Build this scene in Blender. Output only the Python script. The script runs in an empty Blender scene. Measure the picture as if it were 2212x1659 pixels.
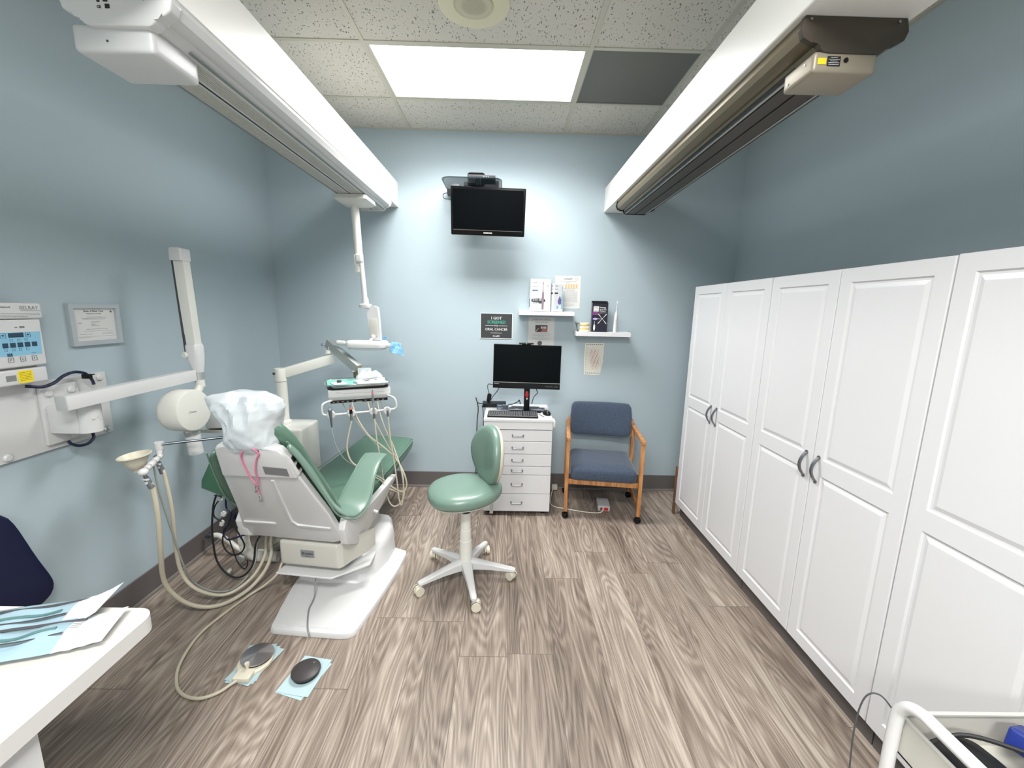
import bpy, bmesh, math, random
from mathutils import Vector, Matrix, Euler
random.seed(7)
PI = math.pi
S = bpy.context.scene
C = S.collection

# ------------------------------------------------------------------ camera
YAW, PITCH, ROLL, CAM_H, F_PX = .0136, .1759, .0225, 1.6053, 903.07
fw = Vector((math.sin(YAW)*math.cos(PITCH), math.cos(YAW)*math.cos(PITCH), -math.sin(PITCH)))
r0 = Vector((math.cos(YAW), -math.sin(YAW), 0)); u0 = r0.cross(fw)
rt = r0*math.cos(ROLL)+u0*math.sin(ROLL); up = -r0*math.sin(ROLL)+u0*math.cos(ROLL)
cd = bpy.data.cameras.new('camera'); cam = bpy.data.objects.new('camera', cd); C.objects.link(cam)
cam.matrix_world = Matrix(((rt.x, up.x, -fw.x, 0), (rt.y, up.y, -fw.y, 0), (rt.z, up.z, -fw.z, CAM_H), (0, 0, 0, 1)))
cd.sensor_fit = 'HORIZONTAL'; cd.sensor_width = 36; cd.lens = 36*F_PX/2212; cd.clip_start = .05
S.camera = cam
# ------------------------------------------------------------------ world, exposure
w = bpy.data.worlds.new('world'); S.world = w; w.use_nodes = True
w.node_tree.nodes['Background'].inputs[0].default_value = (.8, .86, .92, 1)
w.node_tree.nodes['Background'].inputs[1].default_value = .0
S.view_settings.view_transform = 'Standard'; S.view_settings.look = 'None'
S.view_settings.exposure = 0.84; S.view_settings.gamma = 1; S.view_settings.use_curve_mapping = False
PANEL_GLOW = 4.2         # emission of the ceiling light diffusers
for y_, LAMP_W in ((2.812, 27), (-.236, 48), (-2.065, 58)):    # the prismatic panels throw most of their light downwards; last one added as fill
    ld = bpy.data.lights.new('ceiling_panel_lamp', 'AREA'); ld.shape = 'RECTANGLE'; ld.size = 1.16; ld.size_y = .55; ld.energy = LAMP_W
    ld.spread = math.radians(142 if y_ > 2 else 172); ld.color = (1.0, .985, .955)
    lo = bpy.data.objects.new('ceiling_panel_lamp', ld); C.objects.link(lo); lo.location = (-.191, y_, 2.984)

# ------------------------------------------------------------------ room sizes
XL, XR, YB, YF, H = -1.9575, 1.9014, 3.6068, -3.2, 2.99

# ------------------------------------------------------------------ materials
def srgb(r, g, b):
    f = lambda c: ((c/255+.055)/1.055)**2.4 if c/255 > .04045 else c/255/12.92
    return (f(r), f(g), f(b), 1)
def mat(name, rgb, rough=.5, metal=0, spec=.5, bump=0, bscale=200, var=0, vscale=6, coat=0, trans=0, alpha=1, sheen=0):
    m = bpy.data.materials.new(name); m.use_nodes = True
    nt = m.node_tree; b = nt.nodes['Principled BSDF']; N = nt.nodes.new; L = nt.links.new
    c = srgb(*rgb); b.inputs['Base Color'].default_value = c
    b.inputs['Roughness'].default_value = rough; b.inputs['Metallic'].default_value = metal
    b.inputs['Specular IOR Level'].default_value = spec
    b.inputs['Coat Weight'].default_value = coat; b.inputs['Transmission Weight'].default_value = trans
    b.inputs['Alpha'].default_value = alpha; b.inputs['Sheen Weight'].default_value = sheen
    if bump or var:
        tc = N('ShaderNodeTexCoord')
    if bump:
        n = N('ShaderNodeTexNoise'); n.inputs['Scale'].default_value = bscale; n.inputs['Detail'].default_value = 3
        bp = N('ShaderNodeBump'); bp.inputs['Strength'].default_value = bump; bp.inputs['Distance'].default_value = .002
        L(tc.outputs['Object'], n.inputs['Vector']); L(n.outputs['Fac'], bp.inputs['Height']); L(bp.outputs[0], b.inputs['Normal'])
    if var:
        n = N('ShaderNodeTexNoise'); n.inputs['Scale'].default_value = vscale; n.inputs['Detail'].default_value = 5
        mx = N('ShaderNodeMix'); mx.data_type = 'RGBA'
        mx.inputs[6].default_value = tuple(x*(1-var) for x in c[:3])+(1,); mx.inputs[7].default_value = tuple(min(1, x*(1+var)) for x in c[:3])+(1,)
        L(tc.outputs['Object'], n.inputs['Vector']); L(n.outputs['Fac'], mx.inputs[0]); L(mx.outputs[2], b.inputs['Base Color'])
    return m
def emit(name, rgb, s):
    m = bpy.data.materials.new(name); m.use_nodes = True; nt = m.node_tree
    b = nt.nodes['Principled BSDF']; b.inputs['Base Color'].default_value = srgb(*rgb)
    b.inputs['Emission Color'].default_value = srgb(*rgb); b.inputs['Emission Strength'].default_value = s
    return m
def floor_mat():
    m = bpy.data.materials.new('wood_plank_floor'); m.use_nodes = True
    nt = m.node_tree; b = nt.nodes['Principled BSDF']; N = nt.nodes.new; L = nt.links.new
    tc = N('ShaderNodeTexCoord'); sp = N('ShaderNodeSeparateXYZ'); L(tc.outputs['Object'], sp.inputs[0])
    def M(op, a, c=None):
        n = N('ShaderNodeMath'); n.operation = op
        for i, v in enumerate((a, c)):
            if v is None: continue
            if isinstance(v, (int, float)): n.inputs[i].default_value = v
            else: L(v, n.inputs[i])
        return n.outputs[0]
    W, LEN = .2265, 1.52
    px = M('DIVIDE', M('SUBTRACT', sp.outputs[0], .058), W); ix = M('FLOOR', px); fx = M('FRACT', px)
    wn = N('ShaderNodeTexWhiteNoise'); wn.noise_dimensions = '1D'; L(M('ADD', ix, 3.3), wn.inputs['W'])
    py = M('ADD', M('DIVIDE', sp.outputs[1], LEN), M('MULTIPLY', wn.outputs['Value'], 5)); iy = M('FLOOR', py); fy = M('FRACT', py)
    w2 = N('ShaderNodeTexWhiteNoise'); w2.noise_dimensions = '2D'
    cb = N('ShaderNodeCombineXYZ'); L(ix, cb.inputs[0]); L(iy, cb.inputs[1]); L(cb.outputs[0], w2.inputs['Vector'])
    rnd = w2.outputs['Value']
    # grain coordinates, shifted per plank, stretched along the plank
    gx = M('ADD', sp.outputs[0], M('MULTIPLY', rnd, 37)); gy = M('ADD', sp.outputs[1], M('MULTIPLY', rnd, 91))
    def grain(sx, sy, detail, dist=0, rough=.6):
        c = N('ShaderNodeCombineXYZ'); L(M('MULTIPLY', gx, sx), c.inputs[0]); L(M('MULTIPLY', gy, sy), c.inputs[1])
        n = N('ShaderNodeTexNoise'); n.inputs['Scale'].default_value = 1; n.inputs['Detail'].default_value = detail
        n.inputs['Distortion'].default_value = dist; n.inputs['Roughness'].default_value = rough
        L(c.outputs[0], n.inputs['Vector']); return n.outputs['Fac']
    big = grain(8, .55, 4, 1.0); fine = grain(170, 5, 6, .3, .7); mid = grain(42, 1.4, 6, 1.6)
    # cathedral grain: contour lines of a slow noise
    slow = grain(6.5, .75, 1.5, .15, .45); ring = M('SINE', M('MULTIPLY', slow, 150))
    ring = M('MULTIPLY', M('ADD', ring, 1), .5)
    v = M('ADD', M('ADD', M('MULTIPLY', big, .34), M('MULTIPLY', mid, .28)), M('ADD', M('MULTIPLY', fine, .30), M('MULTIPLY', ring, .085)))
    v = M('ADD', v, M('MULTIPLY', M('SUBTRACT', rnd, .5), .07))
    cr = N('ShaderNodeValToRGB'); e = cr.color_ramp.elements
    e[0].position = .34; e[0].color = srgb(82, 71, 63); e[1].position = .64; e[1].color = srgb(178, 166, 154)
    k = e.new(.44); k.color = srgb(118, 105, 95); k = e.new(.53); k.color = srgb(144, 131, 120)
    L(v, cr.inputs[0])
    sx = M('LESS_THAN', M('ABSOLUTE', M('SUBTRACT', fx, .5)), .4955); sy = M('LESS_THAN', M('ABSOLUTE', M('SUBTRACT', fy, .5)), .4992)
    seam = M('MULTIPLY', sx, sy)
    mx = N('ShaderNodeMix'); mx.data_type = 'RGBA'; mx.inputs[6].default_value = srgb(84, 73, 65); L(seam, mx.inputs[0]); L(cr.outputs[0], mx.inputs[7])
    L(mx.outputs[2], b.inputs['Base Color'])
    b.inputs['Roughness'].default_value = .42; b.inputs['Specular IOR Level'].default_value = .4
    bp = N('ShaderNodeBump'); bp.inputs['Strength'].default_value = .25; bp.inputs['Distance'].default_value = .001
    L(M('ADD', fine, seam), bp.inputs['Height']); L(bp.outputs[0], b.inputs['Normal'])
    return m
def tile_mat():
    m = bpy.data.materials.new('ceiling_tile'); m.use_nodes = True
    nt = m.node_tree; b = nt.nodes['Principled BSDF']; N = nt.nodes.new; L = nt.links.new
    tc = N('ShaderNodeTexCoord')
    mp = N('ShaderNodeMapping'); mp.inputs['Scale'].default_value = (75, 36, 75); L(tc.outputs['Object'], mp.inputs[0])
    dn = N('ShaderNodeTexNoise'); dn.inputs['Scale'].default_value = 28; L(tc.outputs['Object'], dn.inputs['Vector'])
    ad = N('ShaderNodeMix'); ad.data_type = 'VECTOR'; ad.inputs[0].default_value = .5
    L(mp.outputs[0], ad.inputs[4]); 
    sc = N('ShaderNodeVectorMath'); sc.operation = 'SCALE'; sc.inputs['Scale'].default_value = 2.2; L(dn.outputs['Color'], sc.inputs[0])
    av = N('ShaderNodeVectorMath'); av.operation = 'ADD'; L(mp.outputs[0], av.inputs[0]); L(sc.outputs[0], av.inputs[1])
    vo = N('ShaderNodeTexVoronoi'); vo.inputs['Scale'].default_value = 1; L(av.outputs[0], vo.inputs['Vector'])
    r1 = N('ShaderNodeValToRGB'); r1.color_ramp.elements[0].position = .17; r1.color_ramp.elements[1].position = .24; L(vo.outputs['Distance'], r1.inputs[0])
    n2 = N('ShaderNodeTexNoise'); n2.inputs['Scale'].default_value = 260; L(tc.outputs['Object'], n2.inputs['Vector'])
    r2 = N('ShaderNodeValToRGB'); r2.color_ramp.elements[0].position = .35; r2.color_ramp.elements[0].color = (.82, .82, .82, 1); r2.color_ramp.elements[1].position = .5; L(n2.outputs['Fac'], r2.inputs[0])
    mu = N('ShaderNodeMix'); mu.data_type = 'RGBA'; mu.blend_type = 'MULTIPLY'; mu.inputs[0].default_value = 1
    mx = N('ShaderNodeMix'); mx.data_type = 'RGBA'; mx.inputs[6].default_value = srgb(118, 117, 110); mx.inputs[7].default_value = srgb(206, 203, 194)
    L(r1.outputs[0], mx.inputs[0]); L(mx.outputs[2], mu.inputs[6]); L(r2.outputs[0], mu.inputs[7]); L(mu.outputs[2], b.inputs['Base Color'])
    b.inputs['Roughness'].default_value = .95
    bp = N('ShaderNodeBump'); bp.inputs['Strength'].default_value = .6; bp.inputs['Distance'].default_value = .003; L(r1.outputs[0], bp.inputs['Height']); L(bp.outputs[0], b.inputs['Normal'])
    return m
def wood_mat(name, lo, hi):
    m = bpy.data.materials.new(name); m.use_nodes = True
    nt = m.node_tree; b = nt.nodes['Principled BSDF']; N = nt.nodes.new; L = nt.links.new
    tc = N('ShaderNodeTexCoord'); mp = N('ShaderNodeMapping'); mp.inputs['Scale'].default_value = (60, 60, 7)
    n = N('ShaderNodeTexNoise'); n.inputs['Scale'].default_value = 1; n.inputs['Detail'].default_value = 6
    cr = N('ShaderNodeValToRGB'); cr.color_ramp.elements[0].position = .35; cr.color_ramp.elements[1].position = .65
    cr.color_ramp.elements[0].color = srgb(*lo); cr.color_ramp.elements[1].color = srgb(*hi)
    L(tc.outputs['Object'], mp.inputs[0]); L(mp.outputs[0], n.inputs['Vector']); L(n.outputs['Fac'], cr.inputs[0]); L(cr.outputs[0], b.inputs['Base Color'])
    b.inputs['Roughness'].default_value = .4
    return m
def fabric_mat(name, a, c, scale=260):
    m = bpy.data.materials.new(name); m.use_nodes = True
    nt = m.node_tree; b = nt.nodes['Principled BSDF']; N = nt.nodes.new; L = nt.links.new
    tc = N('ShaderNodeTexCoord'); n = N('ShaderNodeTexNoise'); n.inputs['Scale'].default_value = scale; n.inputs['Detail'].default_value = 4; n.inputs['Roughness'].default_value = .8
    cr = N('ShaderNodeValToRGB'); cr.color_ramp.elements[0].position = .38; cr.color_ramp.elements[1].position = .62
    cr.color_ramp.elements[0].color = srgb(*a); cr.color_ramp.elements[1].color = srgb(*c)
    bp = N('ShaderNodeBump'); bp.inputs['Strength'].default_value = .5; bp.inputs['Distance'].default_value = .001
    L(tc.outputs['Object'], n.inputs['Vector']); L(n.outputs['Fac'], cr.inputs[0]); L(cr.outputs[0], b.inputs['Base Color']); L(n.outputs['Fac'], bp.inputs['Height']); L(bp.outputs[0], b.inputs['Normal'])
    b.inputs['Roughness'].default_value = .95; b.inputs['Sheen Weight'].default_value = .2; b.inputs['Specular IOR Level'].default_value = .2
    return m
def perf_mat(name, a, c, pitch):
    m = bpy.data.materials.new(name); m.use_nodes = True
    nt = m.node_tree; b = nt.nodes['Principled BSDF']; N = nt.nodes.new; L = nt.links.new
    tc = N('ShaderNodeTexCoord'); mp = N('ShaderNodeMapping'); mp.inputs['Scale'].default_value = (1/pitch,)*3; mp.inputs['Rotation'].default_value = (0, 0, .785)
    v = N('ShaderNodeTexVoronoi'); v.inputs['Scale'].default_value = 1; v.inputs['Randomness'].default_value = 0
    cr = N('ShaderNodeValToRGB'); cr.color_ramp.elements[0].position = .3; cr.color_ramp.elements[1].position = .4
    cr.color_ramp.elements[0].color = srgb(*a); cr.color_ramp.elements[1].color = srgb(*c)
    L(tc.outputs['Object'], mp.inputs[0]); L(mp.outputs[0], v.inputs['Vector']); L(v.outputs['Distance'], cr.inputs[0]); L(cr.outputs[0], b.inputs['Base Color'])
    b.inputs['Roughness'].default_value = .6
    return m
WALL = mat('blue_grey_wall_paint', (172, 187, 194), .62, spec=.35, bump=.12, bscale=350)
WHITEWALL = mat('white_paint', (244, 242, 238), .5, bump=.05)
BEAMW = mat('beam_white_paint', (238, 237, 232), .35)
LAM = mat('white_laminate', (214, 214, 216), .3, spec=.45)
LAMC = mat('counter_laminate', (202, 200, 194), .28)
BASE = mat('taupe_vinyl_base', (98, 93, 92), .5)
BASE2 = mat('base_lip', (128, 122, 120), .5)
TILE = tile_mat(); FLOOR = floor_mat()
GRID = mat('grid_white_metal', (188, 186, 172), .45)
DIFF = emit('light_diffuser', (250, 252, 255), PANEL_GLOW)
PL = mat('equipment_white', (214, 213, 206), .35, spec=.5)
PLB = mat('equipment_bright_white', (206, 206, 206), .28)
PLG = mat('equipment_warm_grey', (192, 190, 182), .4)
CREAM = mat('cream_plastic', (212, 206, 188), .4)
HOSE = mat('beige_hose', (190, 183, 164), .45)
GHOSE = mat('grey_hose', (150, 154, 148), .5)
GREEN = mat('green_vinyl', (84, 114, 98), .32, spec=.55, bump=.12, bscale=320, var=.03)
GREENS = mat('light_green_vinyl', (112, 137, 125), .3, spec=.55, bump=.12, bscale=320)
GREEND = mat('green_piping', (108, 138, 122), .35)
BLUEF = fabric_mat('blue_tweed', (44, 54, 70), (80, 92, 110))
OAK = wood_mat('oak_wood', (152, 98, 56), (196, 142, 92))
BLK = mat('black_plastic', (15, 16, 18), .4, spec=.3)
SCR = mat('screen_glass', (2, 3, 4), .08, spec=.12)
GLOSS = mat('black_gloss', (8, 8, 9), .18, spec=.2)
RUB = mat('black_rubber', (26, 26, 28), .6)
CHR = mat('chrome', (205, 208, 212), .18, metal=1)
STL = mat('brushed_steel', (165, 166, 168), .35, metal=1)
NICK = mat('satin_nickel', (140, 141, 144), .35, metal=1)
ALU = mat('brushed_aluminium', (182, 186, 184), .42, metal=.7)
GRY = mat('grey_plastic', (128, 130, 128), .5)
DKG = mat('dark_grey', (66, 67, 70), .5)
BRZ = mat('bronze_track_paint', (112, 102, 80), .38, metal=.35)
BRZD = mat('dark_bronze_track', (72, 65, 56), .45, metal=.3)
BRZL = mat('taupe_housing', (156, 147, 130), .4, metal=.2)
PAPER = mat('white_paper', (208, 208, 206), .8)
INK = mat('black_ink', (34, 34, 36), .8)
INKG = mat('grey_ink', (120, 122, 124), .8)
TEAL = mat('teal_ink', (66, 168, 146), .6)
YEL = mat('yellow_label', (240, 214, 40), .5)
CYAN = mat('pale_blue_keypad', (132, 186, 212), .5)
NAVY = mat('navy_vinyl', (10, 18, 54), .45, bump=.1, bscale=60)
NAVY2 = mat('navy_key', (38, 62, 84), .4)
PINK = mat('pink_plastic', (238, 130, 170), .4)
ORNG = mat('orange_ring', (236, 120, 80), .5)
RED = mat('red_plastic', (196, 30, 36), .35)
MINT = mat('mint_tray_paper', (120, 176, 168), .85)
LBLUE = mat('light_blue_sheet', (170, 192, 197), .85)
BFILM = mat('blue_barrier_film', (128, 186, 220), .25, alpha=.62)
SMOKE = mat('smoked_glass', (70, 84, 92), .05, alpha=.55)
CLEAR = mat('clear_plastic', (235, 240, 242), .12, alpha=.35)
POUCHB = mat('pouch_blue_film', (148, 174, 186), .15, spec=.7, bump=1.0, bscale=22, var=.18, vscale=14)
POUCHW = mat('pouch_white_paper', (206, 210, 212), .5, bump=1.0, bscale=26)
BAG = mat('white_plastic_film', (202, 208, 212), .22, spec=.7)
PURP = mat('purple_print', (112, 92, 150), .5)
BROWN = mat('brown_board', (112, 78, 56), .6)
STONE = mat('cream_plaster', (232, 220, 194), .7)
GOLD = mat('yellow_gum_stone', (206, 178, 92), .6)
TEETH = mat('tooth_white', (238, 230, 212), .4)
MAUVE = mat('mauve_metal', (150, 132, 140), .35, metal=.5)

# ------------------------------------------------------------------ mesh builder
class MB:
    def __init__(s): s.bm = bmesh.new()
    def _fin(s, new, mtx=None, bevel=0, seg=2):
        if bevel:
            es = list({e for f in new for e in f.edges})
            r = bmesh.ops.bevel(s.bm, geom=es, offset=bevel, segments=seg, affect='EDGES', profile=.6)
        return s
    def box(s, x0, x1, y0, y1, z0, z1, bevel=0, seg=2, M=None):
        vs = [s.bm.verts.new(Vector((x, y, z))) for x in (x0, x1) for y in (y0, y1) for z in (z0, z1)]
        q = [(0, 1, 3, 2), (4, 6, 7, 5), (0, 4, 5, 1), (2, 3, 7, 6), (0, 2, 6, 4), (1, 5, 7, 3)]
        if M is not None:
            for v in vs: v.co = M @ v.co
        fs = [s.bm.faces.new([vs[i] for i in f]) for f in q]
        return s._fin(fs, None, bevel, seg)
    def bar(s, a, b, w, h, bevel=0, upv=(0, 0, 1)):
        """rectangular bar from a to b; w across, h along the up direction"""
        a, b = Vector(a), Vector(b); d = b-a; L = d.length; y = d/L; x = y.cross(Vector(upv)).normalized(); z = x.cross(y)
        M = Matrix(((x.x, y.x, z.x, a.x), (x.y, y.y, z.y, a.y), (x.z, y.z, z.z, a.z), (0, 0, 0, 1)))
        return s.box(-w/2, w/2, 0, L, -h/2, h/2, bevel, 2, M)
    def prism(s, poly, h0, h1, M=None, bevel=0, seg=2):
        """polygon in the xy plane raised from h0 to h1, then moved by M"""
        M = M or Matrix.Identity(4)
        a = [s.bm.verts.new(M @ Vector((x, y, h0))) for x, y in poly]; b = [s.bm.verts.new(M @ Vector((x, y, h1))) for x, y in poly]
        n = len(poly); fs = [s.bm.faces.new(a[::-1]), s.bm.faces.new(b)]
        for i in range(n): fs.append(s.bm.faces.new((a[i], a[(i+1) % n], b[(i+1) % n], b[i])))
        return s._fin(fs, None, bevel, seg)
    def ring(s, c, x, y, r, n):
        return [s.bm.verts.new(c+x*(r*math.cos(2*PI*i/n))+y*(r*math.sin(2*PI*i/n))) for i in range(n)]
    def skin(s, rings, cap=True, close=False):
        for a, b in zip(rings, rings[1:]+([rings[0]] if close else [])):
            n = len(a)
            for i in range(n): s.bm.faces.new((a[i], a[(i+1) % n], b[(i+1) % n], b[i]))
        if cap and not close:
            s.bm.faces.new(rings[0][::-1]); s.bm.faces.new(rings[-1])
        return s
    def cyl(s, a, b, r, r2=None, n=24):
        a, b = Vector(a), Vector(b); z = (b-a).normalized()
        x = z.orthogonal().normalized(); y = z.cross(x)
        return s.skin([s.ring(a, x, y, r, n), s.ring(b, x, y, r if r2 is None else r2, n)])
    def lathe(s, prof, a=(0, 0, 0), axis=(0, 0, 1), n=28, cap=True):
        """profile of (radius, height) about an axis through a"""
        a = Vector(a); z = Vector(axis).normalized(); x = z.orthogonal().normalized(); y = z.cross(x)
        return s.skin([s.ring(a+z*h, x, y, max(r, 1e-5), n) for r, h in prof], cap)
    def tube(s, pts, r, n=10, smooth=True, res=6, closed=False, cap=True):
        p = [Vector(q) for q in pts]; rr = list(r) if isinstance(r, (list, tuple)) else [r]*len(p)
        if smooth and len(p) > 2:
            out, ro = [], []; k = len(p); rng = k if closed else k-1
            for i in range(rng):
                p0 = p[(i-1) % k] if (closed or i) else p[0]*2-p[1]; p1 = p[i]; p2 = p[(i+1) % k]
                p3 = p[(i+2) % k] if (closed or i < k-2) else p[-1]*2-p[-2]
                for j in range(res):
                    t = j/res; out.append(.5*((2*p1)+(p2-p0)*t+(2*p0-5*p1+4*p2-p3)*t*t+(-p0+3*p1-3*p2+p3)*t**3)); ro.append(rr[i]*(1-t)+rr[(i+1) % k]*t)
            if not closed: out.append(p[-1]); ro.append(rr[-1])
            p, rr = out, ro
        k = len(p); rings = []; x = None
        for i in range(k):
            if closed: t = (p[(i+1) % k]-p[i-1]).normalized()
            else: t = (p[min(i+1, k-1)]-p[max(i-1, 0)]).normalized()
            x = t.orthogonal().normalized() if x is None else (x-t*x.dot(t)).normalized()
            rings.append(s.ring(p[i], x, t.cross(x), rr[i], n))
        return s.skin(rings, cap and not closed, closed)
    def sphere(s, c, r, sc=(1, 1, 1), n=20, R=None):
        R = R or Matrix.Identity(3); c = Vector(c); rings = []
        for i in range(1, n//2):
            t = PI*i/(n//2); rings.append([s.bm.verts.new(c+R @ Vector((r*sc[0]*math.sin(t)*math.cos(2*PI*j/n), r*sc[1]*math.sin(t)*math.sin(2*PI*j/n), -r*sc[2]*math.cos(t)))) for j in range(n)])
        return s.skin(rings)
    def loft(s, secs, cap=True):
        """list of equal-length closed outlines of 3-D points"""
        return s.skin([[s.bm.verts.new(Vector(q)) for q in sec] for sec in secs], cap)
    def grid(s, f, nu, nv):
        vs = [[s.bm.verts.new(Vector(f(i/nu, j/nv))) for j in range(nv+1)] for i in range(nu+1)]
        for i in range(nu):
            for j in range(nv): s.bm.faces.new((vs[i][j], vs[i+1][j], vs[i+1][j+1], vs[i][j+1]))
        return s
    def quad(s, *p):
        s.bm.faces.new([s.bm.verts.new(Vector(q)) for q in p]); return s
    def text(s, txt, size, M, bold=0, align='CENTER', sx=1, depth=.0002):
        """flat lettering, baseline at M's origin, reading along M's x axis"""
        cu = bpy.data.curves.new('t', 'FONT'); cu.body = txt; cu.size = size; cu.align_x = align; cu.offset = bold*size; cu.extrude = depth; cu.resolution_u = 2
        o = bpy.data.objects.new('t', cu); C.objects.link(o)
        me = bpy.data.meshes.new_from_object(o)
        bpy.data.objects.remove(o); bpy.data.curves.remove(cu)
        me.transform(M @ Matrix.Diagonal((sx, 1, 1, 1))); s.bm.from_mesh(me); bpy.data.meshes.remove(me)
        return s
    def xf(s, M):
        bmesh.ops.transform(s.bm, matrix=M, verts=s.bm.verts[:]); return s
    def build(s, name, m, parent=None, smooth=35, sub=0, solid=0, local=False, label=None, fix=True):
        if fix: bmesh.ops.recalc_face_normals(s.bm, faces=s.bm.faces[:])
        root = parent
        while root is not None and root.parent is not None: root = root.parent
        if root is not None and not local:
            bmesh.ops.transform(s.bm, matrix=FR[root.name].inverted(), verts=s.bm.verts[:])
        off = None
        if root is None:
            xs = [v.co.x for v in s.bm.verts]; ys = [v.co.y for v in s.bm.verts]; zs = [v.co.z for v in s.bm.verts]
            off = Vector(((min(xs)+max(xs))/2, (min(ys)+max(ys))/2, min(zs)))
            bmesh.ops.translate(s.bm, vec=-off, verts=s.bm.verts[:])
        me = bpy.data.meshes.new(name); s.bm.to_mesh(me); s.bm.free()
        me.materials.append(m)
        o = bpy.data.objects.new(name, me); C.objects.link(o)
        if off is not None:
            o.location = off; FR[o.name] = Matrix.Translation(off)
        if parent is not None: o.parent = parent
        if smooth:
            me.shade_smooth()
            me.set_sharp_from_angle(angle=math.radians(smooth))
        if solid:
            md = o.modifiers.new('solid', 'SOLIDIFY'); md.thickness = solid; md.offset = 0
        if sub:
            md = o.modifiers.new('sub', 'SUBSURF'); md.levels = sub; md.render_levels = sub
        if label: o['label'] = label
        return o
FR = {}
def thing(name, label, cat, loc=(0, 0, 0), rz=0, group=None):
    o = bpy.data.objects.new(name, None); C.objects.link(o); o.empty_display_size = .05
    o.location = loc; o.rotation_euler = (0, 0, rz)
    FR[o.name] = Matrix.Translation(Vector(loc)) @ Matrix.Rotation(rz, 4, 'Z')
    return tag(o, label, cat, group)
def tag(o, label, cat, group=None):
    o['label'] = label; o['category'] = cat
    if group: o['group'] = group
    return o
def struct(o): o['kind'] = 'structure'; return o
def dup(root, loc, rz=None, label=None):
    r = root.copy(); C.objects.link(r); r.location = loc; FR[r.name] = Matrix.Translation(Vector(loc))
    if rz is not None: r.rotation_euler = (0, 0, rz)
    if label: r['label'] = label
    for ch in [o for o in list(C.objects) if o.parent == root]:
        c = ch.copy(); C.objects.link(c); c.parent = r
        for g in [o for o in list(C.objects) if o.parent == ch]:
            d = g.copy(); C.objects.link(d); d.parent = c
    return r
def frame(o, x, y):
    """matrix whose x and y axes are the given directions, z their cross product"""
    x = Vector(x).normalized(); z = x.cross(Vector(y)).normalized(); y = z.cross(x); o = Vector(o)
    return Matrix(((x.x, y.x, z.x, o.x), (x.y, y.y, z.y, o.y), (x.z, y.z, z.z, o.z), (0, 0, 0, 1)))
def rrect(w, h, r, n=5, cx=0, cy=0):
    out = []
    for sx, sy, a0 in ((1, 1, 0), (-1, 1, 90), (-1, -1, 180), (1, -1, 270)):
        for i in range(n+1):
            a = math.radians(a0+90*i/n); out.append((cx+sx*(w/2-r)+r*math.cos(a), cy+sy*(h/2-r)+r*math.sin(a)))
    return out
# ================================================================== the room
struct(MB().box(XL-.1, XR+.1, YF-.1, YB+.1, -.06, 0).build('floor', FLOOR, smooth=0))
struct(MB().box(XL-.1, XL, YF-.1, YB+.1, 0, H).build('wall_left', WALL, smooth=0))
struct(MB().box(XR, XR+.1, YF-.1, YB+.1, 0, H).build('wall_right', WALL, smooth=0))
struct(MB().box(XL, XR, YB, YB+.1, 0, H).build('wall_back', WALL, smooth=0))
struct(MB().box(XL, XR, YF-.1, YF, 0, H).build('wall_front', WALL, smooth=0))
G = .6096; LX0, LX1, LY0, LY1 = -.8005, -.8005+2*G, 2.5069, 2.5069+G
# ceiling tiles, cut around the two light panels and the grille
def ceil():
    b = MB(); xs = sorted([XL, LX0-2*G, LX0-G, LX0, LX1, LX1+G, LX1+2*G, XR]); xs = [x for x in xs if XL <= x <= XR]
    ys = [YF]; y = LY0-9*G
    while y < YB:
        if y > YF: ys.append(y)
        y += G
    ys.append(YB)
    for i in range(len(xs)-1):
        for j in range(len(ys)-1):
            cx, cy = (xs[i]+xs[i+1])/2, (ys[j]+ys[j+1])/2
            if LX0 < cx < LX1 and (LY0 < cy < LY1 or LY0-5*G < cy < LY0-4*G or LY0-8*G < cy < LY0-7*G): continue
            if LX1 < cx < LX1+G and LY0 < cy < LY1: continue
            b.box(xs[i], xs[i+1], ys[j], ys[j+1], H, H+.02)
    b.box(XL-.1, XR+.1, YF-.1, YB+.1, H+.1, H+.14)
    return b, xs, ys
b, gxs, gys = ceil(); struct(b.build('ceiling', TILE, smooth=0))
b = MB()
for x in gxs[1:-1]: b.box(x-.012, x+.012, YF, YB, H-.004, H+.006)
for y in gys[1:-1]: b.box(XL, XR, y-.012, y+.012, H-.0045, H+.006)
b.box(XL, XR, YB-.02, YB, H-.005, H+.006); b.box(XL, XL+.02, YF, YB, H-.005, H+.006); b.box(XR-.02, XR, YF, YB, H-.005, H+.006)
struct(b.build('trim_1', GRID, smooth=0))
# skirting
def skirt(name, x0, x1, y0, y1):
    b = MB().box(x0, x1, y0, y1, 0, .145, .002, 1); o = struct(b.build(name, BASE, smooth=0)); return o
skirt('baseboard_back', XL+.008, XR-.008, YB-.008, YB); skirt('baseboard_left', XL, XL+.008, YF, YB)
skirt('baseboard_right', XR-.008, XR, YF, YB)
struct(MB().box(XL+.008, XR-.008, YB-.022, YB-.008, 0, .018, .003, 2).build('trim_2', BASE2, smooth=0))
struct(MB().box(XL+.008, XL+.022, YF, YB-.022, 0, .018, .003, 2).build('trim_3', BASE2, smooth=0))
# the two beams that carry the equipment tracks
struct(MB().box(-1.215, -.9064, YF, YB, 2.4031, 2.5934, .003, 1).build('trim_4', BEAMW, smooth=0))
struct(MB().box(.769, 1.080, YF, YB, 2.4031, 2.5934, .003, 1).build('trim_5', BEAMW, smooth=0))

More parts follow.
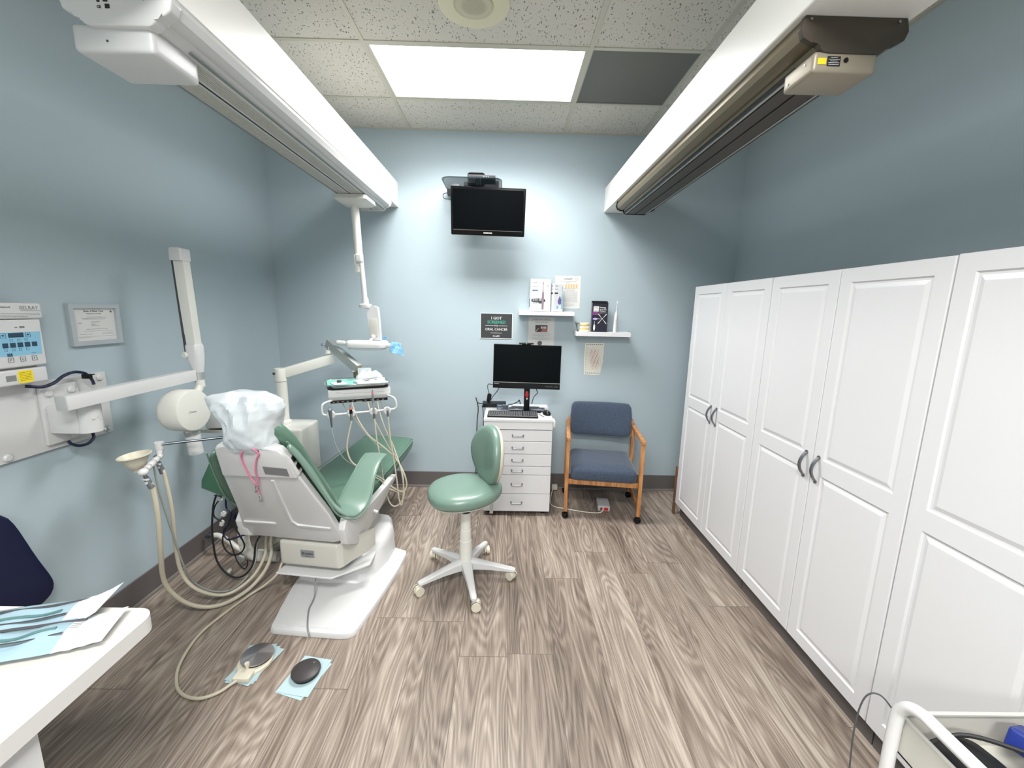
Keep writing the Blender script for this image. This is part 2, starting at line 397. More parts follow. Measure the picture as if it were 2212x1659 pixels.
# ceiling lights
def light(y0, label):
    t = thing('ceiling_light', label, 'light', ((LX0+LX1)/2, y0+G/2, H-.002), group=None)
    x0, x1, y1 = LX0+.012, LX1-.012, y0+G-.012; y0 += .012
    b = MB(); e = .016
    for q in ((x0, x1, y0, y0+e), (x0, x1, y1-e, y1), (x0, x0+e, y0+e, y1-e), (x1-e, x1, y0+e, y1-e)): b.box(*q, H-.003, H+.012)
    b.build('frame', GRID, t, 0)
    MB().box(x0+e, x1-e, y0+e, y1-e, H+.003, H+.006).build('diffuser', DIFF, t, 0)
    MB().box(x0, x1, y0, y1, H+.03, H+.06).build('housing', GRID, t, 0)
    return t
light(LY0, 'lit rectangular ceiling light panel between beams nearest the far wall')
light(LY0-5*G, 'lit rectangular ceiling light panel directly above the camera')
light(LY0-8*G, 'added unseen ceiling light panel behind the camera for front fill')  # unseen panel, added to brighten the surfaces facing the camera
# perforated return grille
t = thing('return_air_grille', 'square dark grey perforated air grille in ceiling beside light panel', 'vent', (LX1+G/2, LY0+G/2, H))
MB().box(LX1+.012, LX1+G-.012, LY0+.012, LY1-.012, H+.002, H+.005).build('perforated_panel', perf_mat('perforated_grille', (40, 40, 40), (112, 113, 108), .0075), t, 0)
b = MB(); x0, x1, y0, y1 = LX1+.012, LX1+G-.012, LY0+.012, LY1-.012
for q in ((x0, x1, y0, y0+.006), (x0, x1, y1-.006, y1), (x0, x0+.006, y0, y1), (x1-.006, x1, y0, y1)): b.box(*q, H-.002, H+.005)
b.build('frame', GRY, t, 0)
# ceiling speaker
t = thing('ceiling_speaker', 'round beige ceiling speaker with perforated centre in front of light', 'speaker', (-.185, 2.235, H))
MB().lathe([(.167, 0), (.165, -.006), (.155, -.010), (.095, -.010), (.09, -.006)], (-.185, 2.205, H), n=48).build('rim', mat('speaker_beige', (214, 210, 182), .5), t)
MB().lathe([(.09, 0), (.088, -.010), (.05, -.013), (.001, -.014)], (-.185, 2.205, H), n=40).build('grille', perf_mat('speaker_mesh', (120, 120, 106), (196, 193, 170), .0045), t)
# ================================================================== right side: closets, dark track, utility cart
def panel_door(w, h, panels, th=.018):
    """door leaf in x (width), y (height), front at z = 0, raised panels (x0, x1, y0, y1)"""
    b = MB(); bm = b.bm
    def q(*p): bm.faces.new([bm.verts.new(Vector(x)) for x in p])
    x0, x1 = panels[0][0], panels[0][1]; e = .003
    ys = [e]+[v for p in panels for v in p[2:]]+[h-e]
    for ya, yb in zip(ys, ys[1:]): q((e, ya, 0), (x0, ya, 0), (x0, yb, 0), (e, yb, 0)); q((x1, ya, 0), (w-e, ya, 0), (w-e, yb, 0), (x1, yb, 0))
    for i in range(0, len(ys), 2): q((x0, ys[i], 0), (x1, ys[i], 0), (x1, ys[i+1], 0), (x0, ys[i+1], 0))
    def rc(i, d, p): return [(p[0]+i, p[2]+i, d), (p[1]-i, p[2]+i, d), (p[1]-i, p[3]-i, d), (p[0]+i, p[3]-i, d)]
    for p in panels:
        R = [rc(0, 0, p), rc(.005, -.006, p), rc(.012, -.006, p), rc(.026, -.0012, p), rc(.028, -.0008, p)]
        for a, c in zip(R, R[1:]):
            for i in range(4): q(a[i], a[(i+1) % 4], c[(i+1) % 4], c[i])
        q(*R[-1])
    f = [(e, e, 0), (w-e, e, 0), (w-e, h-e, 0), (e, h-e, 0)]; g = [(0, 0, -e), (w, 0, -e), (w, h, -e), (0, h, -e)]; k = [(0, 0, -th), (w, 0, -th), (w, h, -th), (0, h, -th)]
    for a, c in ((f, g), (g, k)):
        for i in range(4): q(a[i], a[(i+1) % 4], c[(i+1) % 4], c[i])
    q(*k[::-1])
    return b
def closet(y1, y0, label, handles=True, zt=1.80):
    """two-door closet between y1 (far) and y0 (near), doors facing the room"""
    t = thing('closet', label, 'closet', (1.64, (y0+y1)/2, 0), group='white two-door closets along the right wall')
    b = MB(); x0, x1 = 1.392, 1.888
    for q in ((x0, x1, y0+.001, y0+.018, .10, zt), (x0, x1, y1-.018, y1-.001, .10, zt), (x0, x1, y0+.018, y1-.018, zt-.018, zt), (x0, x1, y0+.018, y1-.018, .10, .118), (x1-.008, x1, y0+.018, y1-.018, .118, zt-.018), (x0+.02, x1-.008, y0+.018, y1-.018, .98, .998)): b.box(*q)
    b.build('carcass', LAM, t, 0)
    MB().box(1.42, 1.438, y0+.002, y1-.002, 0, .10).box(1.438, 1.88, y0+.002, y0+.02, 0, .10).box(1.438, 1.88, y1-.02, y1-.002, 0, .10).build('toe_kick', BASE, t, 0)
    mid = (y0+y1)/2; g = .0018; W = (y1-y0)/2-2*g; Hd = zt-.109
    for a, side in ((mid-g, 'n'), (y1-g, 'f')):
        # leaf x axis runs towards -y (near), z towards -x (room)
        M = frame((1.373, a, .109), (0, -1, 0), (0, 0, 1))
        pan = [(.058, W-.058, .058, .812), (.058, W-.058, .884, Hd-.056)]
        d = panel_door(W, Hd, pan).xf(M).build('door', LAM, t, 0, fix=False)
        if handles:
            hy = a-W+.036 if side == 'f' else a-.036
            pts = [(1.373-.028*math.sin(PI*i/12)**.8, hy, .888+.112*i/12) for i in range(13)]
            h = MB(); secs = []
            for i, p in enumerate(pts):
                tt = (Vector(pts[min(i+1, 12)])-Vector(pts[max(i-1, 0)])).normalized(); n = Vector((tt.z, 0, -tt.x))
                w_ = .0065; k = .0035
                secs.append([Vector(p)+Vector((0, sy*w_, 0))+n*(sn*k) for sy, sn in ((1, 1), (-1, 1), (-1, -1), (1, -1))])
            h.loft(secs).cyl((1.3735, hy, .888), (1.368, hy, .888), .008).cyl((1.3735, hy, 1.0), (1.368, hy, 1.0), .008)
            h.build('handle', NICK, d, 40)
    return t
closet(3.1294, 2.2200, 'white two-door closet farthest from camera, nearest the back wall corner')
closet(2.2185, 1.3150, 'white two-door closet in the middle of the row along right wall')
closet(1.3135, .4100, 'white closet nearest the camera behind the utility cart, no handles in view', True, 1.803)
b = MB().box(1.374, 1.386, 3.14, 3.175, 0, .40, .002); tag(b.build('wooden_board', BROWN), 'narrow brown board standing behind the far closet by back wall', 'board')

# ---- dark track on the right beam
t = thing('ceiling_track', 'dark bronze equipment track with taupe housing under the right beam', 'track', (.92, 2.2, 2.40))
prof = [(.790, 2.4031), (.784, 2.372), (.792, 2.352), (.812, 2.342), (.834, 2.342), (.838, 2.333), (.848, 2.324), (.865, 2.3215)]
prof2 = [(1.846-x+.004, z) for x, z in prof[::-1]]; P_ = prof+prof2
Mx = Matrix(((1, 0, 0, 0), (0, 0, 1, 0), (0, 1, 0, 0), (0, 0, 0, 1)))     # (x, z) outline extruded along y
MB().prism([(x, z) for x, z in P_[::-1]], 1.29, 3.24, Mx).build('rail', BRZ, t, 30)
MB().box(.862, .918, 1.38, 3.238, 2.3165, 2.322).box(.926, .985, 1.38, 3.238, 2.3165, 2.322).build('guide_strip', BRZD, t, 0)
MB().box(.918, .926, 1.38, 3.238, 2.3195, 2.3217).box(.838, .844, 1.38, 3.238, 2.3225, 2.331).box(1.004, 1.012, 1.38, 3.238, 2.3225, 2.331).build('slot', BLK, t, 0)
MB().box(.8475, .856, 1.38, 3.238, 2.3175, 2.3275).box(.992, 1.0, 1.38, 3.238, 2.3175, 2.3275).build('edge_strip', ALU, t, 0)
grow = [(.786, 2.4025), (.778, 2.372), (.787, 2.349), (.81, 2.337), (.83, 2.337), (.836, 2.326), (.846, 2.317), (.862, 2.314)]
G2 = grow+[(1.85-x, z) for x, z in grow[::-1]]
MB().prism(G2[::-1], 1.272, 1.290, Mx, .002).build('end_plate', BRZD, t, 30)
MB().prism(G2[::-1], 3.24, 3.252, Mx).build('end_plate', BLK, t, 30)
for x in (.80, 1.04): MB().cyl((x, 1.272, 2.392), (x, 1.268, 2.392), .0035).build('screw', STL, t)
hs = MB().box(.824, 1.0, 1.275, 1.405, 2.268, 2.320, .010, 3).build('housing', BRZL, t)
MB().box(.835, .858, 1.2738, 1.2748, 2.287, 2.302).build('label', YEL, hs, 0, label='small yellow label')
MB().box(.861, .897, 1.2738, 1.2748, 2.283, 2.307).build('label', INK, hs, 0, label='black rating label')
b = MB()
for i, wd in enumerate((.018, .03, .02, .03, .028)): b.box(.879-wd/2, .879+wd/2, 1.2732, 1.2738, 2.303-i*.0042, 2.3042-i*.0042)
b.build('fine_print', PAPER, hs, 0)
MB().cyl((.912, 1.276, 2.298), (.912, 1.272, 2.298), .006).build('plug', BLK, hs)
for p in ((.822, 1.31, 2.302), (.822, 1.38, 2.285)): MB().cyl(p, (p[0]+.004, p[1], p[2]), .003).build('screw', STL, hs)

# ---- utility cart, bottom right corner
t = thing('utility_cart', 'white metal utility cart with tubular handles at the bottom right corner', 'cart', (1.0, .5, 0))
def handle(y0, name='push_handle'):
    pass
x0, x1, yb, yn = .872, 1.36, .80, .20
def hoop(xc):
    pts = [(xc, yb-.035, .09), (xc, yb-.035, .5), (xc, yb-.032, .72), (xc, yb-.042, .775), (xc, yb-.075, .80), (xc, yb-.14, .802), (xc, yn+.14, .802), (xc, yn+.075, .80), (xc, yn+.042, .775), (xc, yn+.032, .72), (xc, yn+.035, .5), (xc, yn+.035, .09)]
    return MB().tube(pts, .0125, 16)
hoop(x0).build('tube_frame', PLB, t, 60); hoop(x1).build('tube_frame', PLB, t, 60)
def tray(z, h=.075):
    b = MB(); xa, xb, ya, yc = x0+.014, x1-.014, yn+.02, yb-.02; e = .003
    b.box(xa, xb, ya, yc, z, z+.004)
    for q in ((xa, xa+e, ya, yc), (xb-e, xb, ya, yc), (xa, xb, ya, ya+e), (xa, xb, yc-e, yc)): b.box(*q, z, z+h)
    for q in ((xa-.001, xa+.007, ya, yc), (xb-.007, xb+.001, ya, yc), (xa, xb, ya-.001, ya+.007), (xa, xb, yc-.007, yc+.001)): b.box(*q, z+h, z+h+.004)
    return b
tray(.655, .085).build('top_tray', PLG, t, 0); tray(.36).build('lower_tray', PLG, t, 0); tray(.12).build('lower_tray', PLG, t, 0)
for x in (x0, x1):
    for y in (yn+.035, yb-.035):
        c = MB().cyl((x, y, .10), (x, y, .065), .012).box(x-.012, x+.012, y-.018, y+.018, .035, .07, .003).build('caster', GRY, t)
        MB().cyl((x-.011, y, .03), (x+.011, y, .03), .03).build('wheel', RUB, c)
# things lying in the cart
def lump(name, m, cx, cy, sx, sy, z0, z1, rz, seed, label, cat, cls=None):
    r = random.Random(seed); b = MB(); n = 18
    rings = []
    for k, (f, z) in enumerate(((.92, 0), (1, .25), (.98, .7), (.8, 1), (.4, 1.04))):
        rings.append([(cx+(math.cos(rz)*(sx*f*math.copysign(abs(math.cos(a))**.6, math.cos(a)))-math.sin(rz)*(sy*f*math.copysign(abs(math.sin(a))**.6, math.sin(a))))*(1+r.uniform(-.05, .05)),
                       cy+(math.sin(rz)*(sx*f*math.copysign(abs(math.cos(a))**.6, math.cos(a)))+math.cos(rz)*(sy*f*math.copysign(abs(math.sin(a))**.6, math.sin(a)))), z0+(z1-z0)*z+r.uniform(0, .004)) for a in [2*PI*i/n for i in range(n)]])
    b.loft(rings); return tag(b.build(name, m, sub=1), label, cat)
lump('equipment_pouch', BLK, .965, .70, .072, .055, .6595, .722, .2, 3, 'black pouch lying at the back of the cart tray beside handle', 'pouch')
lump('equipment_pouch', mat('charcoal_fabric', (40, 40, 42), .8, bump=.3, bscale=120), 1.085, .575, .125, .085, .6595, .728, -.4, 5, 'charcoal fabric pouch heaped in the middle of the cart tray', 'pouch')
lump('equipment_pouch', BLK, 1.24, .66, .09, .09, .6595, .705, .3, 15, 'flat black pouch at the far right of the cart tray', 'pouch')
lump('equipment_pouch', mat('black_fabric', (24, 24, 26), .8), .955, .56, .06, .075, .6595, .712, .1, 17, 'black fabric case under the near part of left cart handle', 'pouch')
b = MB().box(-.036, .036, -.03, .03, 0, .045, .008, 3, M=Matrix.Translation((1.118, .722, .700)) @ Matrix.Rotation(.4, 4, 'Z') @ Matrix.Rotation(.35, 4, 'Y')); tag(b.build('connector_box', mat('royal_blue_plastic', (26, 44, 120), .4)), 'blue angular connector box at the back right of the cart tray', 'connector')
b = MB(); r = random.Random(4)
pts = [(.92, .745, .70), (1.0, .735, .735), (1.1, .66, .752), (1.2, .60, .745), (1.28, .5, .70), (1.15, .45, .70), (1.02, .47, .735), (.93, .60, .735), (.90, .68, .70)]
b.tube(pts, .0045, 8); tag(b.build('cable', RUB), 'thick black cable looping over the pouches in the cart tray', 'cable')
b = MB().tube([(1.16, .74, .68), (1.2, .72, .735), (1.24, .66, .73), (1.22, .56, .735), (1.12, .54, .745), (1.0, .62, .745), (.95, .56, .73)], .0035, 8)
tag(b.build('cable', RUB), 'thinner black cable crossing the cart tray towards the blue bundle', 'cable')
t2 = thing('camera_probe', 'white cylindrical probe lying on black cables in the cart', 'probe', (1.10, .60, .72))
MB().cyl((1.045, .568, .748), (1.125, .600, .760), .008).sphere((1.125, .600, .760), .008).build('body', PL, t2)
MB().cyl((1.035, .564, .7465), (1.047, .569, .7485), .0095).cyl((1.028, .561, .745), (1.036, .5645, .7465), .0085).build('connector', CHR, t2)
t2 = thing('inspection_mirror', 'small round chrome mirror sticking up from the cart tray', 'mirror', (1.08, .52, .66))
MB().lathe([(.02, 0), (.022, .003), (.02, .006), (.001, .007)], (1.085, .520, .755), (0, -.35, 1)).build('mirror_head', CHR, t2)
MB().cyl((1.085, .520, .755), (1.11, .46, .69), .003).build('stem', CHR, t2)
b = MB().tube([(.884, .777, .735), (.86, .80, .765), (.838, .812, .745), (.826, .81, .66), (.822, .795, .5), (.80, .77, .3), (.78, .76, .1), (.76, .74, .004), (.70, .70, .003)], .0018, 8)
tag(b.build('thin_cable', DKG), 'thin grey wire hanging over the left handle of the cart', 'cable')
# ================================================================== far wall: television, shelves, papers
WF = lambda x, z, y=YB: frame((x, y, z), (1, 0, 0), (0, 0, 1))      # a sheet frame on the far wall, z out towards the room
def strokes(b, lines, h=.0014, M=None, d=.0006):
    """fine print as thin strokes: (x0, x1, y) in the sheet's frame"""
    r = random.Random(11)
    for x0, x1, y in lines:
        x = x0
        while x < x1-.003:
            L_ = r.uniform(.004, .014); xe = min(x+L_, x1)
            b.box(x, xe, y, y+h, 0, d, M=M); x = xe+.0022
    return b
# television tilted down
t = thing('wall_television', 'black flat television tilted down on the far wall below a glass shelf', 'television', (-.165, 3.3, 2.3))
tv = frame((-.165, 3.335, 2.155), (1, -.006, -.014), (0, -.2, 1)) @ Matrix.Identity(4)
MB().prism(rrect(.556, .336, .008, 3, 0, .168), -.045, 0, tv, .003).build('casing', GLOSS, t, 40)
MB().box(-.262, .262, .047, .320, .0002, .0012, M=tv).build('screen', SCR, t, 0)
MB().box(-.262, .262, .0365, .0385, 0, .0012, M=tv).build('trim_line', STL, t, 0)
MB().text('SAMSUNG', .013, tv @ Matrix.Translation((0, .016, .0003)), .02, sx=1.1).build('logo', PAPER, t, 0)
MB().box(-.10, .10, .10, .24, -.075, -.045, .01, M=tv).build('rear_housing', BLK, t)
MB().bar((-.165, 3.39, 2.33), (-.165, 3.50, 2.40), .05, .035, .004).box(-.215, -.115, 3.44, 3.606, 2.37, 2.43, .004).box(-.235, -.095, 3.592, 3.606, 2.30, 2.62, .003).build('mount_arm', BLK, t)
# glass shelf
t = thing('glass_shelf', 'smoked glass shelf with rounded corners above the television', 'shelf', (-.28, 3.4, 2.53))
out = rrect(.44, .37, .07, 8, -.285, 3.42)
gs = MB().prism(out, 2.537, 2.543, None, .001, 1).build('glass', SMOKE, t, 30)
e = MB().tube([(x, y, 2.54) for x, y in out], .003, 8, smooth=False, closed=True).build('edge', mat('glass_edge', (40, 52, 58), .2), t)
MB().box(-.37, -.23, 3.56, 3.606, 2.50, 2.60, .004).box(-.33, -.27, 3.44, 3.58, 2.515, 2.535, .003).build('bracket', DKG, t)
t = thing('set_top_box', 'flat glossy black media box on the glass shelf above television', 'box', (-.22, 3.36, 2.543))
MB().box(-.315, -.112, 3.29, 3.42, 2.5445, 2.575, .004).build('casing', BLK, t)
b = MB()
for i in range(4): b.cyl((-.2+i*.012, 3.29, 2.562), (-.2+i*.012, 3.2885, 2.562), .0025)
b.build('buttons', STL, t)
t = thing('router', 'black router standing on edge behind the flat box on glass shelf', 'router', (-.26, 3.45, 2.543))
MB().prism(rrect(.135, .088, .016, 5), -.022, .022, frame((-.265, 3.46, 2.5885), (1, 0, 0), (0, .25, 1)), .006, 3).build('casing', GLOSS, t)
MB().prism(rrect(.06, .022, .01, 5), .0222, .0226, frame((-.275, 3.46, 2.5885), (1, 0, 0), (0, .25, 1))).build('label', PAPER, t)
b = MB().box(-.46, -.40, 3.52, 3.59, 2.543, 2.57, .006); tag(b.build('small_white_adapter', PLB), 'small white adapter on the left of the router on glass shelf', 'adapter')
b = MB().box(-.505, -.385, 3.55, 3.60, 2.60, 2.645, .006); 
o = tag(b.build('power_adapter', DKG), 'dark grey power adapter seen through the left of the glass shelf', 'adapter')
o.location.z = 2.5; o.location.y = 3.581
t = thing('wall_outlet', 'white wall outlet seen through the glass shelf above television', 'outlet', (-.175, 3.6, 2.56))
MB().box(-.21, -.14, 3.599, 3.6065, 2.50, 2.615, .003).build('cover_plate', PLB, t)
MB().box(-.19, -.16, 3.597, 3.599, 2.515, 2.55, .002).box(-.19, -.16, 3.597, 3.599, 2.565, 2.60, .002).build('socket', PLG, t)
for dx in (0, .015, .03): tag(MB().tube([(-.29+dx, 3.5, 2.55), (-.27+dx, 3.56, 2.545), (-.28+dx, 3.585, 2.48), (-.26+dx*.6, 3.57, 2.42), (-.22+dx, 3.5, 2.36)], .0035, 8).build('cable', RUB), {0: 'leftmost', .015: 'middle', .03: 'rightmost'}[dx]+' of three black cables hanging behind the television', 'cable', 'cables behind the television')
b = MB().tube([(-.505, 3.581, 2.52), (-.535, 3.56, 2.50), (-.52, 3.52, 2.46), (-.47, 3.5, 2.45), (-.40, 3.52, 2.44)], .0028, 8)
tag(b.build('adapter_cable', RUB), 'thin black cable looping out left of the glass shelf', 'cable')

# floating shelves
def shelf(x0, x1, zb, zf, th, yf, label):
    b = MB(); prof = [(yf, zf-th), (YB, zb-th), (YB, zb), (yf, zf)]
    M = Matrix(((0, 0, 1, 0), (1, 0, 0, 0), (0, 1, 0, 0), (0, 0, 0, 1)))
    b.prism(prof, x0, x1, M, .0012, 1); return tag(b.build('floating_shelf', LAM, smooth=0), label, 'shelf', 'white floating shelves on the far wall')
shelf(.091, .548, 1.602, 1.594, .030, 3.47, 'upper white floating shelf holding white toothbrush boxes')
shelf(.567, 1.020, 1.4425, 1.437, .034, 3.46, 'lower white floating shelf holding dental model and black box')
SZ1 = lambda y: 1.594+(y-3.47)*(.008/.137)+.0006; SZ2 = lambda y: 1.437+(y-3.46)*(.0055/.147)+.0006
def carton(name, cx, cy, w, d, h, z, rz, m, label, cat, tilt=0):
    """box whose front face looks towards -y; returns thing and the front / left sheet frames"""
    t = thing(name, label, cat, (cx, cy, z), rz); R = FR[t.name]
    MB().box(-w/2, w/2, -d/2, d/2, 0, h, .0012, 1, M=R).build('carton', m, t, 0)
    F = R @ frame((0, -d/2, 0), (1, 0, 0), (0, 0, 1)); Lf = R @ frame((-w/2, 0, 0), (0, -1, 0), (0, 0, 1))
    return t, F, Lf
CARD = mat('white_carton', (208, 212, 215), .35)
t, F, Lf = carton('toothbrush_box', .262, 3.537, .168, .085, .258, SZ1(3.537), .06, CARD, 'large white electric toothbrush box at left on the upper shelf', 'box')
def brush(b, x, y0, y1, w, F):
    """printed toothbrush outline"""
    h = y1-y0; pr = [(-.5, 0), (.5, 0), (.5, .5), (.38, .62), (.16, .68), (.13, .9), (.2, .91), (.2, 1), (-.2, 1), (-.2, .91), (-.13, .9), (-.16, .68), (-.38, .62), (-.5, .5)]
    b.prism([(x+a*w, y0+c*h) for a, c in pr], 0, .0006, F)
b = MB(); brush(b, .020, .014, .235, .018, F); b.build('toothbrush_picture', MAUVE, t, 0)
b = MB().prism([(-.077+.0012+(.118)*(.5+.5*math.cos(a)), .086+.017*math.copysign(abs(math.sin(a))**.6, math.sin(a))) for a in [i*PI/12 for i in range(24)]], 0, .0004, F)
for x in (-.058, -.043, -.028): b.box(x-.0015, x+.0015, .055, .088, 0, .0005, M=F)
b.box(-.014, .012, .062, .078, 0, .0005, M=F); b.build('case_picture', DKG, t, 0)
b = MB()
for x in (-.058, -.043, -.028): b.box(x-.004, x+.004, .082, .104, 0, .0009, M=F)
b.box(-.01, .008, .084, .106, 0, .0009, M=F); b.build('brush_head_picture', ALU, t, 0)
b = MB().text('PHILIPS', .011, F @ Matrix.Translation((-.046, .225, .0003)), .02)
b.text('sonicare', .012, F @ Matrix.Translation((-.046, .196, .0003)), .01); strokes(b, [(-.068, -.03, .183), (-.068, -.02, .03), (-.068, -.02, .025), (-.068, -.01, .02), (.05, .07, .006)], .001, F)
b.text('x3', .013, F @ Matrix.Translation((.058, .2, .0003)), .03); b.text('PHILIPS', .008, Lf @ Matrix.Translation((0, .225, .0003)), .02); strokes(b, [(-.02, .02, .19), (-.02, .01, .186), (-.02, .02, .10), (-.02, .02, .095)], .001, Lf)
b.build('lettering', INKG, t, 0)
b = MB().box(-.068, -.022, .160, .172, 0, .0005, M=F).box(-.03, .03, .03, .10, 0, .0004, M=Lf); b.build('title_bar', mat('slate_print', (96, 118, 130), .5), t, 0)
t, F, Lf = carton('toothbrush_box', .402, 3.527, .088, .058, .224, SZ1(3.527), .42, CARD, 'small white toothbrush box with purple print at right on upper shelf', 'box')
b = MB(); b.prism([(.012+.019*math.cos(a), .082+.026*math.sin(a)) for a in [i*PI/8 for i in range(16)]], 0, .0005, F); b.prism([(.012+.008*math.cos(a), .11+.014*math.sin(a)) for a in [i*PI/8 for i in range(16)]], 0, .0005, F); b.build('purple_picture', PURP, t, 0)
b = MB(); brush(b, .033, .02, .205, .014, F); b.prism([(-.008+.01*math.cos(a), .035+.014*math.sin(a)) for a in [i*PI/8 for i in range(16)]], 0, .0003, F); b.build('toothbrush_picture', mat('pale_blue_print', (130, 180, 200), .5), t, 0)
b = MB().text('PHILIPS', .008, F @ Matrix.Translation((-.022, .203, .0003)), .02); b.text('sonicare', .009, F @ Matrix.Translation((-.022, .178, .0003)), .01); b.text('PHILIPS', .0075, Lf @ Matrix.Translation((0, .203, .0003)), .02); b.text('sonicare', .0075, Lf @ Matrix.Translation((0, .178, .0003)), .01)
b.box(-.038, -.006, .142, .154, 0, .0005, M=F); b.box(-.02, .012, .142, .154, 0, .0005, M=Lf); b.build('lettering', DKG, t, 0)
BC = mat('black_carton', (24, 24, 40), .3)
t, F, Lf = carton('flosser_box', .764, 3.53, .128, .06, .235, SZ2(3.53), -.03, BC, 'black and purple dental flosser box in the middle of lower shelf', 'box')
R = FR[t.name]; MB().box(-.064, .066, -.034, -.004, .236, .2395, M=R).box(-.066, .064, -.002, .03, .236, .252, .001, M=R).build('open_flap', BLK, t, 0)
MB().box(-.056, -.012, .165, .208, 0, .0006, M=F).build('logo_panel', PAPER, t, 0)
MB().box(-.062, -.014, .138, .164, 0, .0006, M=F).build('purple_panel', mat('magenta_print', (118, 52, 120), .4), t, 0)
b = MB().text('PHILIPS', .010, F @ Matrix.Translation((-.034, .191, .0008)), .01); b.text('sonicare', .008, F @ Matrix.Translation((-.034, .170, .0008)), .01); b.build('logo', INKG, t, 0)
b = MB()
for i, s_ in enumerate(('Removes', 'up to 99%', 'of plaque*')): b.text(s_, .0135, F @ Matrix.Translation((-.006, .196-i*.0145, .0003)), .03, 'LEFT')
strokes(b, [(-.006, .05, .160), (-.006, .045, .154), (-.006, .02, .148)], .001, F)
for a in (.86, -.86):
    M = F @ Matrix.Translation((.02, .107, .0003)) @ Matrix.Rotation(a, 4, 'Z'); b.prism([(-.056, 0), (-.048, -.0035), (-.01, -.0012), (.01, -.0012), (.048, -.0035), (.056, 0), (.048, .0035), (.01, .0012), (-.01, .0012), (-.048, .0035)], 0, .0006, M)
b.box(-.03, .02, .1055, .1085, 0, .0006, M=F); b.prism([(-.043+.008*math.cos(a), .035+.028*math.sin(a)) for a in [i*PI/8 for i in range(16)]], 0, .0006, F); b.box(-.0445, -.0415, .06, .085, 0, .0006, M=F)
b.build('white_print', PAPER, t, 0)
MB().prism([(-.038+.02*math.cos(a), .105+.009*math.sin(a)) for a in [i*PI/8 for i in range(16)]], 0, .0004, F).build('nozzle_picture', mat('lilac_print', (176, 150, 214), .4), t, 0)
# white toothbrush
bx, by = .893, 3.50; t = thing('electric_toothbrush', 'white electric toothbrush standing upright at right end of lower shelf', 'toothbrush', (bx, by, SZ2(by)))
ax = (.03, 0, 1); MB().lathe([(.0165, 0), (.0165, .01), (.0155, .08), (.0145, .13), (.012, .152), (.0065, .165), (.005, .17)], (bx, by, SZ2(by)), ax).build('handle', PLB, t)
p = Vector((bx, by, SZ2(by)))+Vector(ax).normalized()*.17
MB().lathe([(.0052, 0), (.0042, .02), (.003, .06), (.003, .068)], p, ax).build('brush_neck', PLB, t)
q = p+Vector(ax).normalized()*.062; MB().box(q.x-.005, q.x+.005, q.y-.010, q.y+.003, q.z, q.z+.022, .002).build('bristles', mat('pale_bristle', (190, 215, 222), .8), t)
MB().box(bx-.002, bx+.010, by-.0165, by-.0145, SZ2(by)+.10, SZ2(by)+.102).box(bx, bx+.009, by-.0168, by-.0148, SZ2(by)+.085, SZ2(by)+.087).box(bx, bx+.009, by-.0168, by-.015, SZ2(by)+.07, SZ2(by)+.0725).build('markings', INKG, t, 0)
# jaw model
cx, cy = .642, 3.50; z = SZ2(3.5); t = thing('dental_model', 'small cream plaster jaw model with yellow gums at left of lower shelf', 'model', (cx, cy, z))
arch = lambda r, zz, k=1: [(cx+r*math.cos(a)*k, cy+.01-r*.75*math.sin(a)*k if math.sin(a) > 0 else cy+.01-.02*math.sin(a), zz) for a in [i*2*PI/24 for i in range(24)]]
MB().loft([arch(.042, z), arch(.043, z+.004), arch(.041, z+.016)]).loft([arch(.040, z+.055), arch(.043, z+.062), arch(.042, z+.074)]).build('plaster_base', STONE, t)
MB().loft([arch(.041, z+.016), arch(.039, z+.027)]).loft([arch(.038, z+.044), arch(.040, z+.055)]).build('gums', GOLD, t)
b = MB()
for zz in (z+.030, z+.040):
    for i in range(11):
        a = .12+(PI-.24)*i/10; b.sphere((cx+.037*math.cos(a), cy+.01-.028*math.sin(a), zz), .0052, (.9, .9, 1.15), 10)
b.build('teeth', TEETH, t)
b = MB(); 
for k in range(3): b.bar((cx-.052-k*.004, cy+.02, z+.001), (cx-.082+k*.012, cy+.0+k*.01, z+.078-k*.004), .005, .004)
b.box(cx-.062, cx-.044, cy+.005, cy+.035, z, z+.004).box(cx-.058, cx-.045, cy, cy+.02, z+.062, z+.072, .002)
tag(b.build('articulator', NICK), 'small grey metal articulator tools leaning beside the jaw model', 'tool')

# papers on the wall
def sheet(name, x0, x1, z0, z1, label, cat, m=PAPER, th=.0008, holder=None):
    t = thing(name, label, cat, ((x0+x1)/2, YB, z0)); F = WF((x0+x1)/2, z0, YB-th-.0008)
    MB().box(x0, x1, YB-th-.0008, YB-.0004, z0, z1).build('sheet', m, t, 0); return t, F, x1-x0, z1-z0
t, F, W_, H_ = sheet('poster', .391, .609, 1.625, 1.894, 'white LANAP laser treatment poster behind the upper shelf', 'poster')
b = MB().text('LANAP', .02, F @ Matrix.Translation((0, .238, 0)), .03, sx=1.15); b.text('LASER-ASSISTED PERIODONTAL', .0088, F @ Matrix.Translation((0, .222, 0)), .01, sx=1.1); b.text('THERAPY', .0088, F @ Matrix.Translation((-.0, .2105, 0)), .01)
strokes(b, [(-.06, .07, .163), (-.02, .06, .152)], .0025, F); ls = [(-.07, .085, .142-i*.0068) for i in range(14)]; strokes(b, ls+[(-.05, .07, .04), (-.04, .06, .033), (-.05, .065, .026), (-.03, .04, .018)], .0013, F)
b.build('lettering', INKG, t, 0)
b = MB(); r = random.Random(2)
for i in range(5):
    x = -.015+i*.0225; b.prism([(x-.008, .168), (x+.008, .168), (x+.007, .185), (x+.009, .2), (x+.004, .206), (x, .196), (x-.004, .206), (x-.009, .2), (x-.007, .185)], 0, .0004, F)
b.build('tooth_diagrams', mat('tan_print', (214, 176, 130), .7), t, 0)
